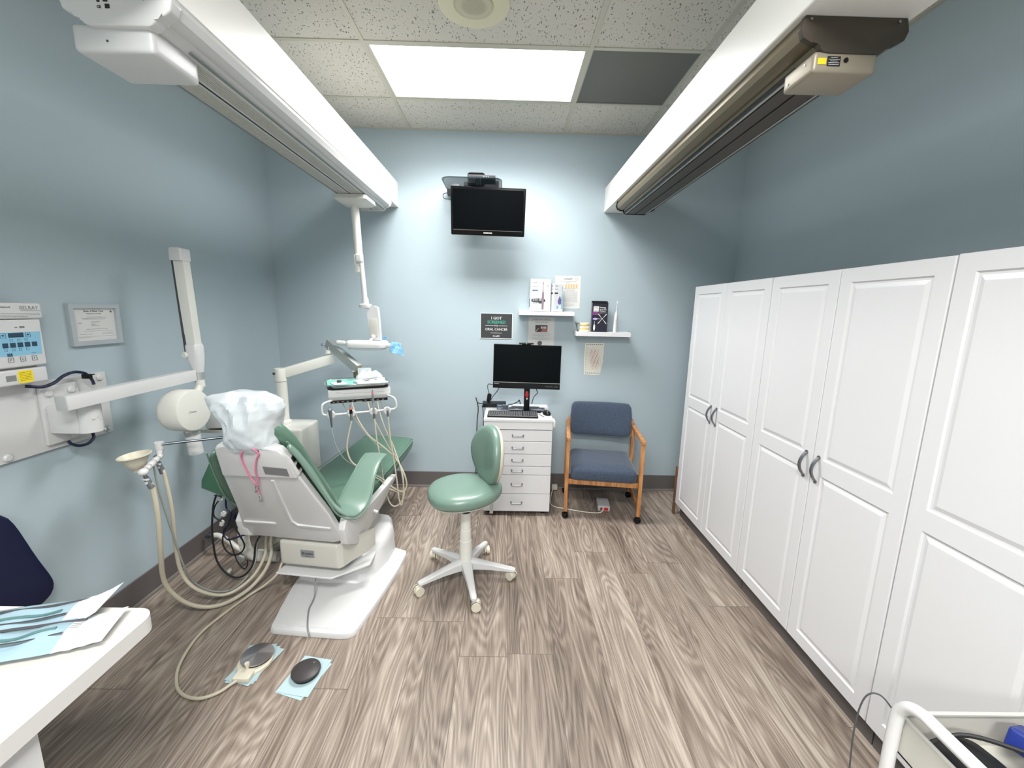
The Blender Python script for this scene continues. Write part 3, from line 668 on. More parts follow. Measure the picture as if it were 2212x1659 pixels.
b = MB(); b.lathe([(.0115, 0), (.0115, .0004), (.0098, .0004), (.0098, 0)], F @ Vector((.07, .246, 0)), (0, -1, 0), 24, False); b.build('round_logo', mat('brick_print', (190, 110, 96), .7), t, 0)
t, F, W_, H_ = sheet('poster', .179, .401, 1.272, 1.5475, 'white laser bacterial reduction poster between upper shelf and monitor', 'poster')
b = MB().text('LASER BACTERIAL', .0185, F @ Matrix.Translation((0, .249, 0)), .006, sx=1.05).text('REDUCTION', .0185, F @ Matrix.Translation((.002, .225, 0)), .006, sx=1.05)
strokes(b, [(-.06, .07, .138), (-.075, .085, .129), (-.075, .08, .120), (-.03, .03, .112), (-.07, .08, .100), (-.075, .08, .091), (-.05, .06, .083)], .0016, F); b.build('lettering', INKG, t, 0)
MB().box(-.052, .052, .150, .209, 0, .0005, M=F).build('photo', mat('dark_photo', (52, 44, 46), .4), t, 0)
b = MB().prism([(-.005, .1525), (.05, .1525), (.05, .178), (.035, .172), (.02, .178), (.005, .168)], 0, .0007, F); b.build('gum_picture', mat('gum_print', (170, 96, 96), .4), t, 0)
b = MB()
for i in range(4): b.prism([(.0+i*.0125+.0055*math.cos(a), .188+.012*math.sin(a)) for a in [k*PI/6 for k in range(12)]], 0, .0008, F)
b.prism([(-.05, .155), (-.046, .152), (-.022, .18), (-.026, .183)], 0, .0008, F); b.build('teeth_picture', mat('tooth_print', (206, 190, 176), .4), t, 0)
b = MB(); b.prism([(-.01+.02*math.cos(a), .055+.02*math.sin(a)) for a in [k*PI/10 for k in range(20)]], 0, .0006, F); b.build('head_picture', mat('grey_brown_print', (96, 84, 80), .5), t, 0)
t, F, W_, H_ = sheet('wall_sign', -.234, .043, 1.356, 1.574, 'black I GOT SCREENED FOR ORAL CANCER sign with white border', 'sign', PAPER, .003)
MB().box(-.1325, .1325, .006, .212, 0, .0004, M=F).build('black_field', mat('charcoal_print', (48, 50, 51), .4), t, 0)
b = MB(); T = lambda x, y: F @ Matrix.Translation((x, y, .0005))
b.text('I GOT', .034, T(0, .164), .012).text('ORAL CANCER', .030, T(0, .071), .012, sx=.93).text('FOR', .0175, T(0, .105), .008).text('#StrengthInAwareness', .0105, T(0, .047), .0).text('OralID', .021, T(0, .017), .012)
b.box(-.094, -.022, .110, .1125, 0, .0006, M=F).box(.022, .094, .110, .1125, 0, .0006, M=F); b.build('white_lettering', PAPER, t, 0)
MB().text('SCREENED', .035, T(0, .130), .012, sx=.93).build('teal_lettering', TEAL, t, 0)
# coloured drawing
t = thing('paper_drawing', 'cream paper drawing with dark patterned border taped below lower shelf', 'drawing', (.75, YB, 1.06))
edge = [(.676, 1.062), (.70, 1.063), (.74, 1.060), (.78, 1.0605), (.812, 1.063), (.822, 1.10), (.826, 1.14), (.836, 1.18), (.833, 1.22), (.838, 1.26), (.834, 1.30), (.840, 1.338), (.76, 1.338), (.672, 1.336), (.668, 1.2)]
MB().prism(edge, 0, .0008, frame((0, YB-.0004, 0), (1, 0, 0), (0, 0, 1))).build('sheet', mat('cream_paper', (222, 219, 208), .8), t, 0)
b = MB(); F = frame((0, YB-.0012, 0), (1, 0, 0), (0, 0, 1))
def dia(x, y, s=.006): b.prism([(x-s, y), (x, y-s*.7), (x+s, y), (x, y+s*.7)], 0, .0004, F)
for i in range(9): dia(.688+i*.0165, 1.325, .0065)
for i in range(8): dia(.690+i*.0165, 1.076, .0065)
for i in range(16): dia(.685, 1.09+i*.015, .0042)
for i in range(13): b.box(.695+.010*i, .6955+.010*i, 1.09+.004*(i % 3), 1.312-.006*(i % 4), 0, .0003, M=F)
b.build('pattern_border', mat('green_grey_pencil', (120, 122, 112), .8), t, 0)
b = MB()
for i in range(7):
    xx = .722+i*.010; pts = [F @ Vector((xx+.009*math.sin(j*1.9+i*2.1)+.0022*j, 1.285-j*.019-.004*(i % 3), .0003)) for j in range(8+(i*5) % 3)]
    b.tube(pts, .0011, 4, res=3)
b.build('crayon_scribble', mat('red_crayon', (196, 110, 116), .8), t, 0)

# ================================================================== drawer cart with computer
t = thing('drawer_cart', 'white laminate drawer cart against the far wall carrying a computer', 'cabinet', (.1, 3.3, 0))
cx0, cx1, cy0, cy1, zt = -.167, .362, 3.075, 3.595, .787
MB().box(cx0+.004, cx1-.004, cy0+.018, cy1, .045, zt-.02).build('body', LAM, t, 0)
MB().box(cx0, cx1, cy0-.004, cy1+.004, zt-.02, zt, .0015, 1).build('top', LAM, t, 0)
MB().box(cx0+.002, cx1-.002, cy0-.002, cy0+.016, .708, zt-.022, .0015, 1).build('top_panel', LAM, t, 0)
zs = [.704, .612, .511, .412, .342, .186, .037]
for a, c in zip(zs, zs[1:]):
    d = MB().box(cx0+.004, cx1-.004, cy0, cy0+.018, c+.002, a-.002, .0015, 1).build('drawer', LAM, t, 0)
    hz = (a+c)/2+.004; hx = .096
    b = MB().tube([(hx-.042, cy0, hz), (hx-.042, cy0-.016, hz-.002), (hx-.040, cy0-.022, hz-.003), (hx-.03, cy0-.024, hz-.003), (hx+.03, cy0-.024, hz-.003), (hx+.040, cy0-.022, hz-.003), (hx+.042, cy0-.016, hz-.002), (hx+.042, cy0, hz)], .0036, 10, res=3)
    b.cyl((hx-.042, cy0, hz), (hx-.042, cy0-.004, hz), .006).cyl((hx+.042, cy0, hz), (hx+.042, cy0-.004, hz), .006); b.build('handle', NICK, d)
for x in (cx0+.05, cx1-.05):
    for y in (cy0+.06, cy1-.05):
        MB().cyl((x-.014, y, .024), (x+.014, y, .024), .024).box(x-.016, x+.016, y-.01, y+.01, .03, .046).build('caster', RUB, t)
MB().box(cx1+.0005, cx1+.018, cy0+.01, cy0+.10, .725, .775, .003).build('side_bracket', PL, t)
z = zt+.0008
# monitor
t = thing('computer_monitor', 'black computer monitor on a stand on top of the drawer cart', 'monitor', (.163, 3.35, z))
mf = frame((.158, 3.262, .989), (1, -.03, -.008), (0, .05, 1))
MB().prism(rrect(.532, .348, .004, 2, 0, .174), -.03, 0, mf, .002).build('casing', BLK, t, 30)
MB().box(-.262, .262, .052, .344, .0002, .001, M=mf).build('screen', SCR, t, 0)
MB().box(-.264, .264, .0465, .0495, .0002, .0012, M=mf).build('trim_line', ALU, t, 0)
b = MB().text('Lenovo', .013, mf @ Matrix.Translation((-.257, .033, .0004)), .03, 'LEFT'); b.box(.15, .21, .021, .0225, 0, .0006, M=mf).box(.22, .25, .021, .0225, 0, .0006, M=mf); b.build('logo', ALU, t, 0)
MB().box(.144, .190, 3.30, 3.318, .80, 1.10, .004).box(.146, .188, 3.29, 3.30, .98, 1.12, .002).build('stand_column', BLK, t)
MB().prism(rrect(.24, .20, .01, 3, .165, 3.38), z, z+.008, None, .002).build('stand_base', BLK, t)
MB().sphere((.166, 3.30, .935), .016, (.85, .25, 1.7), 18).build('red_accent', RED, t)
MB().sphere((.168, 3.30, .900), .009, (1, .3, .8), 14).build('badge', PAPER, t)
wc = MB().box(.092, .206, 3.25, 3.272, 1.3415, 1.3545, .005, 3); t = thing('webcam', 'small black webcam clipped on top of the computer monitor', 'webcam', (.15, 3.26, 1.338))
wc.build('body', BLK, t); MB().cyl((.15, 3.25, 1.348), (.15, 3.2488, 1.348), .0045).build('lens', CHR, t); MB().box(.115, .185, 3.262, 3.296, 1.3375, 1.3415, .001).build('clip', BLK, t)
# keyboard
t = thing('keyboard', 'black computer keyboard lying at the front of the drawer cart', 'keyboard', (.055, 3.2, z)); kf = FR[t.name] = Matrix.Translation((.055, 3.2, z)) @ Matrix.Rotation(-.02, 4, 'Z'); t.rotation_euler = (0, 0, -.02)
MB().box(-.196, .196, -.088, .078, 0, .014, .003, M=kf).build('base', BLK, t)
b = MB()
for r_ in range(6):
    y = .058-r_*.0235-(.006 if r_ else 0)
    if r_ < 5:
        for i in range(15): b.box(-.188+i*.0176, -.188+i*.0176+.015, y-.009, y+.009, .014, .0185, .0012, 1, M=kf)
    else:
        for x0, x1 in ((-.188, -.166), (-.163, -.145), (-.142, -.124), (-.121, -.02), (-.017, .0), (.003, .02), (.023, .041), (.044, .072)): b.box(x0, x1, y-.009, y+.009, .014, .0185, .0012, 1, M=kf)
    for i in range(3): b.box(.082+i*.0165, .096+i*.0165, y-.009, y+.009, .014, .0185, .0012, 1, M=kf)
    for i in range(4): b.box(.136+i*.0148, .1485+i*.0148, y-.009, y+.009, .014, .0185, .0012, 1, M=kf)
k = b.build('keys', DKG, t, 0); 
MB().box(-.188, .188, -.087, -.079, .0135, .0152, M=kf).build('front_strip', GRY, t, 0)
t = thing('computer_mouse', 'black computer mouse at the right front of the drawer cart', 'mouse', (.326, 3.24, z))
MB().lathe([(.029, 0), (.031, .008), (.029, .018), (.022, .027), (.012, .032), (.001, .0335)], (0, 0, 0)).xf(Matrix.Translation((.326, 3.24, z)) @ Matrix.Rotation(.25, 4, 'Z') @ Matrix.Diagonal((.95, 1.7, 1, 1))).build('shell', BLK, t)
MB().box(-.004, .004, -.01, .01, -.002, .003, .002, M=Matrix.Translation((.33, 3.215, z+.031))).build('scroll_wheel', GRY, t)
b = MB().bar((.262, 3.235, z+.004), (.298, 3.15, z+.004), .004, .004); tag(b.build('stylus', GRY), 'thin grey stick between keyboard and mouse on cart', 'stick')
# media and boxes
t = thing('docking_station', 'flat black docking box overhanging the back left of the cart', 'box', (-.09, 3.50, z)); D = Matrix.Translation((-.10, 3.50, z)) @ Matrix.Rotation(.04, 4, 'Z')
MB().box(-.10, .10, -.055, .055, 0, .034, .004, M=D).build('casing', BLK, t)
t = thing('card_box', 'small grey card box beside the docking box on the cart', 'box', (-.03, 3.40, z)); D = Matrix.Translation((-.028, 3.41, z)) @ Matrix.Rotation(.02, 4, 'Z')
MB().box(-.048, .048, -.03, .03, 0, .03, .001, 1, M=D @ Matrix.Rotation(.0, 4, 'X')).build('carton', mat('slate_carton', (86, 94, 110), .5), t, 0)
MB().box(-.0, .042, .01, .024, .0302, .0306, M=D).box(-.038, -.01, -.024, -.006, .0302, .0306, M=D).box(-.04, .0, -.0306, -.0302, .012, .016, M=D).box(-.04, -.01, -.0306, -.0302, .005, .008, M=D).build('label', mat('pale_lilac_print', (190, 196, 214), .5), t, 0)
for cx, lb in ((.082, 'dark photo brochure to the left of the monitor stand'), (.262, 'dark photo brochure to the right of the monitor stand')):
    t = thing('brochure', lb, 'brochure', (cx, 3.375, z+.008)); D = Matrix.Translation((cx, 3.36, z+.0095)) @ Matrix.Rotation(-.03, 4, 'Z')
    MB().box(-.058, .058, -.05, .05, 0, .006, .0006, 1, M=D).build('cover', mat('slate_cover', (62, 70, 88), .35), t, 0)
    b = MB().prism([(-.056, -.048), (.056, -.048), (.056, -.03), (.03, -.02), (.02, .0), (.0, .004), (-.01, -.016), (-.03, -.022), (-.056, -.034)], .0062, .0066, D); b.build('cover_picture', mat('pink_grey_print', (196, 184, 188), .4), t, 0)
    MB().box(-.05, .01, .02, .028, .0062, .0066, M=D).build('title', INKG, t, 0)
t = thing('external_drive', 'black upright dongle leaning at the back left of the cart', 'drive', (-.135, 3.5, z+.035))
MB().prism(rrect(.036, .075, .012, 4, 0, .0385), -.007, .007, frame((-.15, 3.50, z+.0345), (1, 0, -.12), (.12, -.05, 1)), .003).build('casing', BLK, t)
for pts, r_, lb in (
    ([(-.108, 3.25, 1.02), (-.135, 3.27, 1.02), (-.15, 3.35, 1.0), (-.155, 3.45, .95), (-.146, 3.5, z+.108)], .0028, 'thin black cable from the monitor to the upright dongle'),
    ([(-.055, 3.27, 1.0), (-.075, 3.33, .95), (-.11, 3.42, .89), (-.13, 3.455, .85), (-.14, 3.43, .835)], .003, 'slanting black cable below the left half of the monitor'),
    ([(.232, 3.28, 1.0), (.25, 3.32, .96), (.26, 3.4, .93), (.235, 3.5, .87), (.225, 3.56, .80)], .0032, 'curved black cable hanging below the right half of monitor'),
    ([(.0, 3.49, z+.012), (.03, 3.53, z+.01), (.06, 3.54, z+.012), (.10, 3.55, z+.03), (.115, 3.55, z+.045), (.125, 3.55, z+.01)], .0045, 'black plug cable curling behind the docking box'),
    ([(-.2, 3.5, z+.018), (-.245, 3.53, z+.022), (-.262, 3.55, z+.06), (-.25, 3.55, z+.02), (-.242, 3.56, .74), (-.252, 3.57, .62), (-.255, 3.575, .40), (-.26, 3.58, .15), (-.26, 3.58, .006)], .0038, 'long black cable hanging down the wall left of the cart'),
    ([(-.205, 3.47, z+.01), (-.195, 3.46, z-.02), (-.19, 3.45, .70), (-.188, 3.46, .5)], .003, 'short black cable hanging along the left side of cart')):
    tag(MB().tube(pts, r_, 8).build('cable', RUB), lb, 'cable')
# floor items right of the cart
t = thing('wall_plug_box', 'cream plug box on the skirting between cart and blue armchair', 'outlet', (.45, 3.56, .01))
MB().box(.428, .478, 3.545, 3.583, .012, .055, .003).build('casing', CREAM, t)
t = thing('power_strip', 'grey power strip with lit red switch beneath the blue armchair', 'power strip', (.82, 3.25, 0))
D = Matrix.Translation((.825, 3.25, 0)) @ Matrix.Rotation(-.12, 4, 'Z'); MB().box(-.05, .05, -.08, .08, .0005, .045, .008, 3, M=D).build('body', mat('strip_grey', (176, 176, 176), .4), t)
MB().box(.002, .034, -.0815, -.0795, .01, .034, .001, M=D).build('red_switch', RED, t); MB().box(-.03, -.012, -.0815, -.0795, .01, .034, .001, M=D).build('red_socket', mat('dull_red', (150, 60, 54), .4), t)
b = MB().tube([(.805, 3.165, .022), (.79, 3.14, .012), (.74, 3.13, .007), (.64, 3.15, .006), (.52, 3.19, .006), (.42, 3.23, .006), (.39, 3.30, .006), (.41, 3.42, .02), (.44, 3.543, .03)], .0045, 8)
tag(b.build('extension_cord', CREAM), 'cream power cord from the strip running to the cart', 'cord')
# ================================================================== blue armchair
t = thing('armchair', 'blue tweed armchair with oak frame on casters by the far wall', 'chair', (.482, 3.06, 0), math.radians(-7.5))
A = FR[t.name]; W_ = .555; Dp = .46; lt = .028
def abox(x0, x1, y0, y1, z0, z1, bv=.004): return MB().box(x0, x1, y0, y1, z0, z1, bv, 2, M=A)
for x in (-.014, W_-.014):
    abox(x, x+lt, -.022, .022, .06, .635).build('front_leg', OAK, t); abox(x, x+lt, Dp-.022, Dp+.022, .06, .635).build('rear_leg', OAK, t)
    abox(x-.002, x+lt+.002, -.03, Dp+.05, .635, .665, .006).build('arm_rest', OAK, t)
    abox(x+.004, x+lt-.004, .022, Dp-.022, .105, .14).build('side_stretcher', OAK, t)
    for y in (0, Dp):
        c = MB().cyl((0, 0, .06), (0, 0, .045), .011).xf(A @ Matrix.Translation((x+.014, y, 0))).build('caster_stem', BLK, t)
        MB().cyl((-.016, 0, 0), (-.004, 0, 0), .024).cyl((.004, 0, 0), (.016, 0, 0), .024).sphere((0, .002, .006), .021, (.75, 1, 1), 14).xf(A @ Matrix.Translation((x+.014, y, .0245)) @ Matrix.Rotation(.5, 4, 'Z')).build('caster', BLK, c)
abox(.014, W_-.014, -.006, .012, .285, .325).build('front_rail', OAK, t)
abox(.014, W_-.014, Dp-.012, Dp+.006, .285, .325).build('rear_rail', OAK, t)
def cush(w, d, h, r, M, crown=.012, n=10):
    b = MB(); secs = []
    o = lambda i: rrect(w-2*i, d-2*i, max(r-i, .008), 5)
    for i, z in ((.012, 0), (.002, .008), (0, .02), (0, h-.03), (.003, h-.014), (.014, h-.003)): secs.append([M @ Vector((x, y, z)) for x, y in o(i)])
    b.loft(secs, True)
    return b
def cushion(w, d, h, r, M, crown=.014):
    """upholstered pad: rounded slab with a crowned top"""
    b = MB(); N_ = 16
    def f(u, v):
        x = (u-.5)*2; y = (v-.5)*2
        return x, y
    o = [rrect(w-2*i, d-2*i, max(r-i*.6, .006), 5) for i in (.010, .002, 0, 0, .004, .014, .04, .09)]
    zz = (0, .006, .016, h-.028, h-.012, h-.003, h+crown*.45, h+crown)
    secs = [[M @ Vector((x, y, z)) for x, y in oo] for oo, z in zip(o, zz)]
    return b.loft(secs)
cushion(.496, .50, .095, .04, A @ Matrix.Translation((W_/2, .225, .326)), .02).build('seat', BLUEF, t, 60)
# back: slightly curved pad leaning back
bm_ = MB(); secs = []
for i in range(9):
    u = i/8; x = .012+u*(W_-.024); cv = .03*(1-(2*u-1)**2)
    yb = Dp-.03+cv; sec = []
    for (dy, dz) in ((-.028, .006), (-.034, .03), (-.034, .25), (-.026, .276), (0, .284), (.022, .276), (.026, .25), (.026, .03), (.022, .006), (0, 0)):
        ln = dz*.2; sec.append(A @ Vector((x, yb+dy+ln, .555+dz)))
    secs.append(sec)
bm_.loft(secs).build('backrest', BLUEF, t, 60, sub=1)
abox(.0, .03, Dp-.015, Dp+.045, .56, .70).build('back_bracket', OAK, t); abox(W_-.03, W_, Dp-.015, Dp+.045, .56, .70).build('back_bracket', OAK, t)

# ================================================================== green stool
sx, sy = -.224, 2.297
t = thing('operator_stool', 'light green five-caster stool with oval backrest in the middle of floor', 'stool', (sx, sy, 0))
b = MB().lathe([(.042, .085), (.042, .10), (.0375, .13), (.036, .25), (.034, .252), (.0325, .318), (.0305, .32), (.029, .425)], (sx, sy, 0)); b.build('column', PL, t, 30)
MB().lathe([(.022, .425), (.022, .432), (.025, .433), (.025, .438), (.019, .44), (.019, .496)], (sx, sy, 0)).build('gas_spring', BLK, t)
for k in range(5):
    a = math.radians(-3.4+72*k); c, s_ = math.cos(a), math.sin(a); P3 = lambda r, w, z: (sx+c*r-s_*w, sy+s_*r+c*w, z)
    secs = []
    for r_, hw, z1, th in ((.02, .034, .128, .055), (.07, .028, .118, .045), (.15, .022, .105, .034), (.23, .0185, .088, .024), (.283, .018, .078, .018), (.300, .012, .074, .012)):
        secs.append([P3(r_, -hw, z1-th), P3(r_, -hw, z1-.006), P3(r_, -hw*.7, z1), P3(r_, hw*.7, z1), P3(r_, hw, z1-.006), P3(r_, hw, z1-th)])
    leg = MB().loft(secs).build('base_leg', PLB, t, 40)
    cx, cy = sx+c*.286, sy+s_*.286; ca = a+.9+k*1.3
    M = Matrix.Translation((cx, cy, 0)) @ Matrix.Rotation(ca, 4, 'Z')
    cs = MB().cyl((cx, cy, .063), (cx, cy, .047), .012); cs.build('caster_stem', PLG, leg)
    MB().cyl((-.024, .012, .026), (-.005, .012, .026), .026).cyl((.005, .012, .026), (.024, .012, .026), .026).box(-.006, .006, -.01, .03, .02, .056, .003).xf(M).build('caster', CREAM, leg)
    MB().lathe([(.0262, 0), (.0268, .003), (.0262, .006)], (0, 0, 0), n=28, cap=False).xf(M @ Matrix.Translation((.012, .012, .026)) @ Matrix.Rotation(PI/2, 4, 'Y')).lathe([(.0262, 0), (.0268, .003), (.0262, .006)], (0, 0, 0), n=28, cap=False).xf(Matrix.Identity(4)).build('caster_ring', DKG, leg)
# seat: saddle shape, front to the left, narrower at the backrest side (local x towards the back)
sa = math.radians(18); Ms = Matrix.Translation((sx-.008, sy+.045, 0)) @ Matrix.Rotation(sa, 4, 'Z')
def seat_out(k, z, dz=0):
    pts = []
    for i in range(36):
        a = 2*PI*i/36; ca, sn = math.cos(a), math.sin(a)
        x = .222*math.copysign(abs(ca)**.85, ca); y = .205*math.copysign(abs(sn)**.85, sn)*(1-.20*(ca if ca > 0 else 0)-.03*ca)
        droop = .022*max(0, -x/.22)**2+.010*(y/.2)**2
        pts.append(Ms @ Vector((x*k, y*k, z-droop*(1 if z > .47 else .7)*k*k)))
    return pts
MB().loft([seat_out(k, z+.050) for k, z in ((.86, .458), (.95, .466), (.99, .482), (1, .50), (.985, .515), (.94, .527), (.84, .536), (.6, .541), (.3, .541), (.05, .540))]).build('seat', GREENS, t, 60)
MB().loft([seat_out(k, z) for k, z in ((.60, .490), (.90, .504), (.90, .516))]).build('seat_shell', PL, t, 40)
# backrest
bd = math.radians(28); nrm = Vector((-math.cos(bd), -math.sin(bd), .10)).normalized(); side = Vector((math.sin(bd), -math.cos(bd), 0))
Mb = frame((-.082, 2.40, .745), side, (0, 0, 1)); zz = Mb.to_3x3() @ Vector((0, 0, 1))
if zz.dot(nrm) < 0: Mb = frame((-.082, 2.40, .745), -side, (0, 0, 1))
def back_out(k, z, cur=.035):
    pts = []
    for i in range(32):
        a = 2*PI*i/32; x = .178*math.cos(a)*k; y = .178*math.sin(a)*k*(1-.02*math.cos(2*a))
        x *= (1-.08*math.sin(a)*-1 if math.sin(a) < 0 else 1)
        pts.append(Mb @ Matrix.Rotation(-.07, 4, 'X') @ Vector((x, y, z+cur*(x/.178)**2)))
    return pts
MB().loft([back_out(k, z) for k, z in ((.9, -.012), (.98, -.004), (1, .010), (.985, .024), (.93, .034), (.8, .041), (.5, .045), (.05, .046))]).build('backrest', GREENS, t, 60)
MB().loft([back_out(k, z) for k, z in ((.5, -.036), (.85, -.032), (.955, -.022), (.97, -.008), (.97, -.002))]).build('back_shell', CREAM, t, 50)
p0 = Mb @ Vector((0, -.06, -.035)); p1 = Mb @ Vector((0, -.20, -.045)); p2 = Mb @ Vector((0, -.262, -.01)); p3 = Vector((sx+.06, sy+.04, .472))
b = MB().bar(p0, p1, .036, .012, .003, nrm).bar(p1, p2, .034, .012, .003, nrm).bar(p2, p3, .034, .012, .003); b.build('back_bracket', BLK, t)
MB().box(-.035, .035, -.03, .03, -.015, .02, .008, M=Matrix.Translation(p2+Vector((-.03, -.02, .0)))).build('adjuster_housing', PLG, t)
MB().cyl(p2+Vector((0, -.04, 0)), p2+Vector((0, -.065, 0)), .02).build('adjuster_knob', PL, t)
MB().bar(p2+Vector((-.0, -.02, -.005)), p2+Vector((-.004, -.03, -.105)), .022, .005, .001, (0, 1, 0)).build('lever', ALU, t)
# ================================================================== dental chair (local x right, y towards the foot end)
CH = thing('dental_chair', 'reclined dental chair with green vinyl upholstery and white shell and base', 'dental chair', (-1.12, 2.1, 0), math.radians(-7.5))
K = FR[CH.name]
def kp(l): return [K @ Vector(p) for p in l]
# base plate: narrow at the near end, widening towards the foot
def base_out(i, z):
    o = [(.035+i, -.268+i), (.010+i, -.262+i), (-.002+i, -.245+i), (-.010+i, -.21), (-.04+i, -.12), (-.078+i, .02), (-.10+i, .12), (-.105+i, .25), (-.10+i, .50), (-.06+i, .62), (.0, .66-i), (.20, .66-i), (.27-i, .62), (.31-i, .56), (.335-i, .515), (.37-i, .502), (.425-i, .485), (.437-i, .45), (.448-i, .30), (.447-i, .10), (.442-i, -.08), (.434-i, -.205), (.425-i, -.228+i), (.405-i, -.243+i), (.37, -.252+i), (.2, -.262+i)]
    return [K @ Vector((x+(.0 if y > -.25 else 0), y, z)) for x, y in o]
MB().loft([base_out(0, .0006), base_out(0, .018), base_out(.004, .026), base_out(.03, .031)]).build('base_plate', PLB, CH, 40)
# raised hood on the plate
def hood(i, z, y0=-.0): return [K @ Vector((x, y, z)) for x, y in ((-.075+i, .12+y0), (-.075+i, .66), (.28-i, .62), (.34-i, .50), (.352-i, .36), (.335-i, .22+y0), (.27-i, .13+y0), (.02, .10+y0))]
MB().loft([hood(-.004, .028, -.02), hood(.0, .045), hood(.004, .14), hood(.012, .175, .08), hood(.035, .195, .13)]).build('base_hood', PLB, CH, 45)
MB().prism([(.085, -.240), (.34, -.228), (.372, -.05), (.365, .12), (.30, .15), (-.06, .10), (-.045, .02), (.03, -.15), (.065, -.22)], .0302, .0325, K, .001, 1).build('cover_plate', PLB, CH, 30)
# lift arm housing with the brand badge
MB().box(-.118, .235, .005, .30, .185, .335, .022, 3, M=K).build('lift_housing', PLG, CH, 40)
MB().loft([kp([(.225, .01, .19), (.225, .01, .335), (.25, .02, .345), (.25, .02, .20)]), kp([(.335, .15, .225), (.335, .15, .335), (.35, .2, .345), (.35, .2, .235)])]).build('side_cover', PLG, CH, 30)
MB().prism([(-.12, -.03), (.20, -.03), (.35, .12), (.33, .25), (-.10, .25)], .150, .160, K, .002, 1).build('safety_plate', PLB, CH, 30)
MB().box(-.02, .14, .10, .40, .10, .152, .01, M=K).box(.0, .22, .25, .55, .10, .34, .02, M=K).build('lift_column', PLG, CH)
bd_ = MB().box(.012, .092, .0025, .0055, .245, .290, .002, 1, M=K).build('badge', ALU, CH, 0)
BF = K @ frame((.052, .0022, .262), (1, 0, 0), (0, 0, 1))
MB().text('X', .024, BF @ Matrix.Translation((-.026, -.001, .0003)), .02).text('CALIBUR', .013, BF @ Matrix.Translation((.008, .002, .0003)), .02, sx=.95).text('BELMONT', .006, BF @ Matrix.Translation((0, -.010, .0003)), .01).build('badge_lettering', NAVY2, bd_, 0)
# back shell plane: u across, s up the back, n away from the patient
th_ = math.atan2(.30, .58); sv = Vector((0, -math.sin(th_), math.cos(th_))); nv = Vector((0, -math.cos(th_), -math.sin(th_)))
SH = K @ frame((0, 0, .35), (1, 0, 0), sv)          # z of this frame = x cross y
if (SH.to_3x3() @ Vector((0, 0, 1))).dot(K.to_3x3() @ nv) < 0: SGN = -1
else: SGN = 1
def sp(u, s, n): return SH @ Vector((u, s, SGN*n))
shell = [(-.265, .012), (-.245, 0), (.215, 0), (.248, .012), (.270, .05), (.272, .10), (.262, .25), (.232, .40), (.206, .535), (.214, .55), (.204, .66), (.178, .705), (.145, .722), (-.09, .722), (-.128, .705), (-.146, .66), (-.19, .515), (-.235, .27), (-.285, .09), (-.288, .04)]
def sh_sec(i, n):
    cx, cy = 0, .36
    return [sp(cx+(u-cx)*(1-i*3.6), cy+(s-cy)*(1-i*2.4), n) for u, s in shell]
MB().loft([sh_sec(.006, -.036), sh_sec(0, -.008), sh_sec(.006, -.001), sh_sec(.014, .001)]).build('back_shell', PLB, CH, 30)
# headrest cover section and raised ribs on the shell
MB().loft([[sp(u*k_+.015*(1-k_), .62+(s-.62)*k_, n) for u, s in ((-.182, .515), (.202, .535), (.200, .66), (.172, .708), (.14, .722), (-.085, .722), (-.124, .705), (-.142, .66))] for k_, n in ((1, -.002), (1, .006), (.96, .010))]).build('upper_cover', PLB, CH, 30)
rb = MB()
def rib(pts, w=.012, h=.008):
    P_ = [sp(u, s, 0) for u, s in pts]
    secs = []
    nn_ = (sp(0, 0, 1)-sp(0, 0, 0)).normalized()
    for i, p in enumerate(P_):
        t_ = (P_[min(i+1, len(P_)-1)]-P_[max(i-1, 0)]).normalized(); q = t_.cross(nn_).normalized()
        secs.append([p-q*w-nn_*.004, p-q*w*.5+nn_*h, p+q*w*.5+nn_*h, p+q*w-nn_*.004])
    rb.loft(secs)
rib([(.065, .50), (.058, .45), (.045, .30), (.035, .18), (.06, .145), (.11, .142), (.24, .138)]); rib([(-.245, .137), (-.15, .139), (-.065, .142)])
rb.build('shell_rib', PLB, CH, 50)
MB().box(0, 1, 0, 1, 0, 1, M=Matrix(((1, 0, 0, 0), (0, 1, 0, 0), (0, 0, 1, 0), (0, 0, 0, 1)))).bm.free()
b = MB(); b.prism([(.062, .605), (.178, .600), (.172, .548), (.054, .553)], .0105*SGN, .0115*SGN, SH); b.build('label', mat('silver_label', (150, 152, 154), .35, metal=.4), CH, 0)
b = MB().prism([(-.01, .700), (.09, .704), (.09, .710), (-.01, .706)], .0102*SGN, .0112*SGN, SH); b.build('slot', BLK, CH, 0)
for s_ in (.635, .585):
    MB().box(.190, .2140+(.60-s_)*.06, s_-.013, s_+.013, -.034*SGN, -.012*SGN, .001, 1, M=SH).build('switch', BLK, CH, 0)
# upholstered back
def pad_sec(u, k_):
    """cross-section of the back pad at height s"""
    return u
secs = []
for s_, w_, t0, t1 in ((-.02, .20, .05, .11), (.03, .235, .05, .125), (.12, .245, .05, .13), (.25, .235, .05, .135), (.40, .215, .05, .135), (.52, .198, .05, .13), (.62, .188, .05, .125), (.70, .165, .045, .12), (.75, .13, .045, .115), (.785, .10, .05, .105), (.80, .06, .06, .095)):
    cu = .012+.012*s_+(.035*max(0, s_-.66)/.12); sec = []
    for a in range(20):
        al = 2*PI*a/20; x = math.copysign(abs(math.cos(al))**.45, math.cos(al)); y = math.copysign(abs(math.sin(al))**.55, math.sin(al))
        m_ = (t0+t1)/2; hh = (t1-t0)/2; sec.append(sp(cu+x*w_, s_, -(m_+y*hh-.018*(1-abs(x))*(1 if y > 0 else 0))))
    secs.append(sec)
MB().loft(secs).build('back_upholstery', GREEN, CH, 60)
